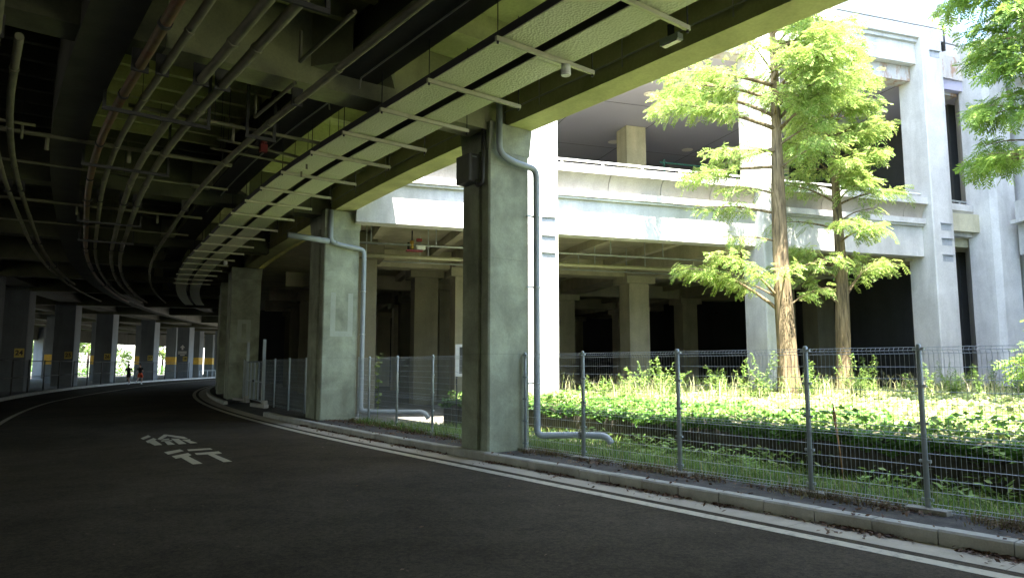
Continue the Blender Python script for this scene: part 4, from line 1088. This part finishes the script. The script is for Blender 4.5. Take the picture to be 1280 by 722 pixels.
def redwood(label, base, height, r0, branches, leaf, L=.5, nl=6, lean=(0,0), trunk_z1=None, per=1.0):
    t = thing('redwood_tree', label, 'tree', base)
    bx, by, bz = base; mb = MB()
    H = height; ks = 26; pts=[]; rad=[]
    for i in range(ks+1):
        f = i/ks; z = bz-.1+H*f
        pts.append((bx+lean[0]*f*H+.05*math.sin(f*9+bx), by+lean[1]*f*H+.05*math.cos(f*7+by), z))
        rad.append(max(.02, r0*(1-f)**.85*(1+.55*math.exp(-f*H/.55)*.6)))
    mb.tube(pts, rad, 16); tr = mb.build('trunk', M['bark'], t)
    # buttress ripple on the trunk
    for v in tr.data.vertices:
        a = math.atan2(v.co.y, v.co.x); z = v.co.z
        k = 1+.07*math.sin(a*5+z*.6)+.05*math.sin(a*9-z*1.1)
        cx_ = lean[0]*z; cy_ = lean[1]*z
        v.co.x = cx_+(v.co.x-cx_)*k; v.co.y = cy_+(v.co.y-cy_)*k
    mb = MB(); O=[]; Dv=[]
    for (z, az, ln, rise, dens) in branches:
        a = np.array([bx+lean[0]*(z-bz), by+lean[1]*(z-bz), z]); hd = np.array([math.cos(az), math.sin(az), 0])
        P = []; kn = 9
        wob = random.uniform(-.25,.25)
        for i in range(kn):
            f = i/(kn-1)
            lat = np.array([-hd[1],hd[0],0])*wob*ln*f*f
            P.append(a+hd*ln*f+lat+np.array([0,0,rise*ln*(1-(1-f)**1.6) - .10*ln*f*f]))
        rb = .012+.017*ln
        mb.tube([tuple(p) for p in P], [rb*(1-.85*i/(kn-1)) for i in range(kn)], 6)
        P = np.array(P)
        nsub = max(3, int(ln*8*per))
        for j in range(nsub):
            f = random.uniform(.22,1)**.8; i = min(kn-2,int(f*(kn-1))); ff = f*(kn-1)-i
            p = P[i]*(1-ff)+P[i+1]*ff; tdir = P[i+1]-P[i]; tdir /= np.linalg.norm(tdir)
            sg = random.choice((-1,1)); lat = np.cross(tdir,[0,0,1])*sg
            sd_ = tdir*random.uniform(.5,1.0)+lat*random.uniform(.4,1.1)+np.array([0,0,random.uniform(-.25,.35)])
            sd_ /= np.linalg.norm(sd_); sl_ = random.uniform(.35,.95)*(1.15-.55*f)*min(1.3,.55+ln*.22)
            e = p+sd_*sl_+np.array([0,0,-.08*sl_])
            if random.random() < .45: mb.tube([tuple(p),tuple((p+e)/2+np.array([0,0,.03])),tuple(e)], [.012,.008,.003], 4, False)
            ns = max(2,int(sl_*15*dens))
            for m in range(ns):
                t_ = (m+random.random())/ns; q = p+(e-p)*t_
                dd = sd_*random.uniform(.3,1)+np.cross(sd_,[0,0,1])*random.choice((-1,1))*random.uniform(.2,1.1)+np.array([0,0,random.uniform(-.8,.35)])
                O.append(q+rng.normal(0,.05,3)); Dv.append(dd)
        for m in range(int(5*dens)):
            O.append(P[-1]-(P[-1]-P[-2])*random.random()+rng.normal(0,.06,3)); Dv.append((P[-1]-P[-2])/np.linalg.norm(P[-1]-P[-2])+rng.normal(0,.5,3))
    mb.build('limbs', M['bark'], t)
    O = np.array(O); Dv = np.array(Dv)
    V, Fq = spray_block(O, Dv, L, nl, .34)
    np_mesh('crown', V, Fq, leaf, t)
    return t, len(Fq)
LEFT = math.pi
def auto_branches(z0, z1, n, lmax, z_len, dens=1.0, azs=None, rise=(.25,.6)):
    out=[]
    for i in range(n):
        z = z0+(z1-z0)*(i+random.random()*.8)/n
        az = i*2.399+random.uniform(-.3,.3) if azs is None else random.uniform(*azs)
        out.append((z, az, lmax*z_len(z)*random.uniform(.7,1.1), random.uniform(*rise), dens))
    return out
br1 = [(3.2, R_(168), 3.0, .62, 1.2), (3.5, R_(195), 2.2, .75, 1.0), (3.3, R_(20), 1.4, .6, .9), (4.0, R_(250), 1.3, .5, .8), (3.6, R_(150), 2.0, .5, .9),
       (4.4, R_(335), 1.6, .35, .6),
       (6.3, R_(172), 2.3, .18, .55), (6.9, R_(185), 1.6, .2, .5), (5.4, R_(190), 1.5, .2, .5),
       (7.8, R_(178), 2.7, -.02, .7), (8.4, R_(165), 2.6, -.12, .8), (8.3, R_(200), 2.4, -.05, .7),
       (9.0, R_(176), 3.5, .28, 1.1), (9.4, R_(162), 3.2, .42, 1.1), (9.9, R_(192), 3.0, .20, 1.1), (10.4, R_(172), 3.3, .25, 1.1), (9.2, R_(15), 2.6, .7, 1), (8.8, R_(350), 2.2, .8, 1)]
br1 += auto_branches(9.6, 12.6, 20, 2.5, lambda z: 1-.05*(z-10), 1.15, (R_(-100),R_(80)), (.1,.4))+auto_branches(12.5, 14.5, 8, 1.2, lambda z: 1-.2*(z-12.5), .7, (R_(-110),R_(100)), (.1,.4))+auto_branches(7.6, 12.4, 9, 1.7, lambda z: 1, 1.1, (R_(215),R_(330)), (.1,.5))
redwood('tallest dawn redwood, left trunk of the two in the sunlit bed', (8.25,21.0,.62), 15.2, .31, br1, M['leaf'], .33, 7, (-.004,.0))
br2 = [(3.6, R_(165), 2.1, .75, .8), (3.7, R_(20), 1.9, .85, 1.1), (3.9, R_(350), 1.5, .9, .8), (4.5, R_(175), 1.6, .5, 1.2), (4.7, R_(200), 1.5, .6, 1.2), (4.8, R_(260), 1.0, .4, 1.0),
       (6.2, R_(165), 2.0, .25, .35), (6.4, R_(15), 1.3, .5, .5), (7.0, R_(10), 2.0, .35, 1), (7.1, R_(170), 1.9, .45, .7)]
br2 += auto_branches(7.3, 9.6, 15, 1.5, lambda z: 1, 1.3)
br2 += auto_branches(9.4, 12.2, 20, 1.6, lambda z: 1-.10*(z-9.4), 1.3, None, (.1,.4))
br2 += auto_branches(5.2, 11.5, 9, 1.5, lambda z: 1, 1.3, (R_(200),R_(335)), (.1,.5))
redwood('shorter dawn redwood, right trunk of the two in the sunlit bed', (10.9,22.9,.62), 12.5, .25, br2, M['leaf'], .33, 7, (-.002,0))
br3 = auto_branches(6.2, 12.2, 36, 1.2, lambda z: 1+.06*(z-6), 1.1, (R_(110),R_(275)), (-.05,.35))
br3 += auto_branches(6.2, 14.0, 12, 2.0, lambda z: 1-.05*(z-6), 1.0, (R_(-70),R_(90)))
redwood('dawn redwood at the right picture edge with its dark trunk cut off', (11.98,15.4,.62), 15, .17, br3, M['leaf2'], .34, 8)
# young sapling at lower right
redwood('small leafy sapling behind the fence at the right picture edge', (10.5,13.1,.62), 2.3, .02, [(1.3,R_(160),.7,.6,1.2),(1.6,R_(120),.6,.5,1.2),(1.9,R_(200),.6,.5,1.2),(2.1,R_(60),.5,.6,1.2),(1.1,R_(210),.5,.5,1.2),(2.3,R_(170),.45,.7,1.2)], M['leaf2'], .28, 6)

# ------------------------------------------------------------------ outside, beyond the far edge
def bushy(label, x, y, hgt, rad, seed):
    r = np.random.default_rng(seed)
    t = thing('roadside_tree', label, 'tree', (x,y,0), 0, 'trees outside beyond the far viaduct edge')
    mb = MB(); mb.tube([(x,y,0),(x+.1,y,hgt*.3),(x,y+.1,hgt*.75)], [.22,.18,.06], 8)
    for k in range(6):
        a = k*1.05; mb.tube([(x,y,hgt*.3+k*.25),(x+math.cos(a)*rad*.6,y+math.sin(a)*rad*.6,hgt*.5+k*.3)], [.09,.03], 6)
    mb.build('trunk', M['darkbark'], t)
    cs = []; 
    for k in range(26):
        a = r.uniform(0,6.28); q = r.uniform(.15,1)**.6*rad; z = hgt*(.22+.75*r.uniform(0,1)); q *= (1.1-.55*z/hgt)
        cs.append((x+math.cos(a)*q, y+math.sin(a)*q, z, r.uniform(.5,1.1)*rad*.36))
    P=[]
    for c in cs:
        d = r.normal(0,1,(170,3)); d /= np.linalg.norm(d,axis=1)[:,None]; P.append(np.array(c[:3])+d*c[3]*r.uniform(.55,1.05,(170,1)))
    V, Fq = leaf_quads(np.concatenate(P), .3, 1.0, 1.3); np_mesh('crown', V, Fq, M['fartree'], t)
tl = [(-69,82,'broad sunlit tree outside behind the plate 24 column'),(-72,93,'sunlit tree outside to the left of the runners'),(-66,98,'bright green tree outside straight behind the runners'),(-74,104,'tall sunlit tree outside to the right of the runners'),
      (-66,114,'sunlit tree outside in the gap before the notice column'),(-74,122,'sunlit tree outside in the gap beyond the notice column'),(-63,126,'farthest sunlit tree outside near the road bend'),(-78,76,'sunlit tree outside at the far left behind the dark columns'),(-82,112,'tree standing farthest back outside beyond the viaduct')]
for i, (x,y,lab) in enumerate(tl): bushy(lab, x, y, 8.5+i%3, 3.8+.4*(i%2), 40+i)
hp = []
for s_ in rng.uniform(56, 118, 7000):
    hp.append((*cur(s_, -33.0+rng.normal(0,.5)), rng.uniform(0,1)**.7*(1.35+.3*math.sin(s_*1.9))))
V, Fq = leaf_quads(np.array(hp), .22, 1.0, 1.3)
tag(np_mesh('hedge', V, Fq, M['ivy']), 'low green hedge outside along the far edge of the viaduct', 'hedge', kind='stuff')
t = thing('arched_building', 'pale building with an arched opening seen far beyond the road bend', 'building', (-66,150,0))
mb = MB(); mb.box((-60,152,0), 34, 10, 9); mb.build('wall', M['white'], t)
for x in (-70,-63,-56,-49):
    mb = MB(); mb.prism([(x-1.4,146.9),(x+1.4,146.9),(x+1.4,146.98),(x-1.4,146.98)], 0, 4)
    mb.tube([(x,146.9,4),(x,146.975,4)], 1.4, 24); mb.build('arch', M['colfar'], t)

for sa, sb, lab in ((-62, 9, 'added long plain wall out of sight at the near left, blocking daylight under the viaduct'), (19, 56, 'added plain wall at the far left before the yellow plates, blocking daylight under the viaduct')):
    mb = MB(); sweep(mb, sa, sb, -33.5, -32.0, 0, 9.5, 4.0, cur)
    tag(mb.build('light_block_wall', M['colfar']), lab, 'wall')  # added walls, largely out of view, that keep daylight off the deck underside
# ------------------------------------------------------------------ two runners
def person(label, x, y, rz, shorts, stride):
    t = thing('person', label, 'person', (x,y,.0), rz)
    L = [ # joint, parent, pos (x right, y forward), radius
        ('pelvis',None,(0,0,.95),.125),('waist',0,(0,.02,1.10),.115),('chest',1,(0,.05,1.30),.14),('neck',2,(0,.07,1.47),.055),('head0',3,(0,.09,1.56),.075),('head1',4,(0,.10,1.66),.088),
        ('crown',5,(0,.10,1.735),.06),
        ('hipL',0,(-.09,0,.90),.095),('kneeL',7,(-.10,.20*stride,.52),.06),('ankL',8,(-.10,.02*stride,.13),.04),('toeL',9,(-.10,.16*stride+.02,.05),.04),
        ('hipR',0,(.09,0,.90),.095),('kneeR',11,(.10,-.08*stride,.50),.06),('ankR',12,(.10,-.42*stride,.30),.04),('toeR',13,(.10,-.46*stride,.17),.04),
        ('shL',2,(-.19,.05,1.40),.06),('elL',15,(-.26,-.14*stride,1.16),.042),('wrL',16,(-.20,.08*stride,1.10),.032),('haL',17,(-.17,.15*stride,1.12),.035),
        ('shR',2,(.19,.05,1.40),.06),('elR',19,(.26,.05*stride,1.14),.042),('wrR',20,(.18,.26*stride,1.20),.032),('haR',21,(.14,.32*stride,1.24),.035)]
    me = bpy.data.meshes.new('body'); me.from_pydata([p[2] for p in L],[(p[1],i) for i,p in enumerate(L) if p[1] is not None],[])
    o = bpy.data.objects.new('body', me); COL.objects.link(o); me.materials.append(M['skin'])
    sk = o.modifiers.new('skin','SKIN'); 
    for i,p in enumerate(L): me.skin_vertices[0].data[i].radius = (p[3],p[3])
    me.skin_vertices[0].data[0].use_root = True
    sb = o.modifiers.new('sub','SUBSURF'); sb.levels = 2; sb.render_levels = 2; o.parent = t
    J = {p[0]:p[2] for p in L}
    def loc(mb, name, mat):
        m2 = bpy.data.meshes.new(name); m2.from_pydata(mb.v,[],mb.f); m2.polygons.foreach_set('use_smooth', mb.sm); m2.materials.append(mat)
        ob = bpy.data.objects.new(name, m2); COL.objects.link(ob); ob.parent = t
    mb = MB(); mb.tube([(0,0,.90),(0,.01,1.0),J['waist'],J['chest'],(0,.06,1.42),(0,.065,1.48)],[.155,.15,.145,.185,.165,.06],14)
    for s_,e_ in (('shL','elL'),('shR','elR')):
        a=Vector(J[s_]); b=Vector(J[e_]); mb.tube([tuple(a+(a-b)*.1),tuple(a),tuple(a+(b-a)*.6)],[.06,.085,.068],10)
    loc(mb,'shirt',M['shirt'])
    mb = MB(); mb.tube([(0,0,.80),(0,0,.92),(0,0,1.02)],[.15,.168,.152],14)
    for h_,k_ in (('hipL','kneeL'),('hipR','kneeR')):
        a=Vector(J[h_]); b=Vector(J[k_]); mb.tube([tuple(a),tuple(a+(b-a)*.3),tuple(a+(b-a)*.72)],[.10,.115,.108],12)
    loc(mb,'shorts',shorts)
    mb = MB()
    for a_,b_ in (('ankL','toeL'),('ankR','toeR')):
        a=Vector(J[a_]); b=Vector(J[b_]); mb.tube([tuple(a+(a-b)*.35-Vector((0,0,.05))),tuple((a+b)/2-Vector((0,0,.03))),tuple(b+(b-a)*.35)],[.05,.06,.035],10)
    loc(mb,'shoes',M['shoe'])
    mb = MB(); mb.tube([(0,.05,1.60),(0,.06,1.70),(0,.075,1.765),(0,.08,1.785)],[.085,.108,.085,.03],12); loc(mb,'hair',M['hair'])
    mb = MB(); mb.tube([(0,.178,1.655),(0,.205,1.63)],[.012,.017],8)
    for sx in (-.033,.033): mb.tube([(sx,.172,1.672),(sx,.186,1.672)],[.014,.01],8)
    loc(mb,'face',M['skin'])
r1 = cur(65.0,-8.3); r2 = cur(65.8,-7.6)
person('runner in black shirt and black shorts with white shoes by the far fence', r1[0], r1[1], math.pi+head(65)-.2, M['shorts_black'], 1)
person('runner in black shirt and orange red shorts by the far fence', r2[0], r2[1], math.pi+head(65)-.2, M['shorts_red'], -1)
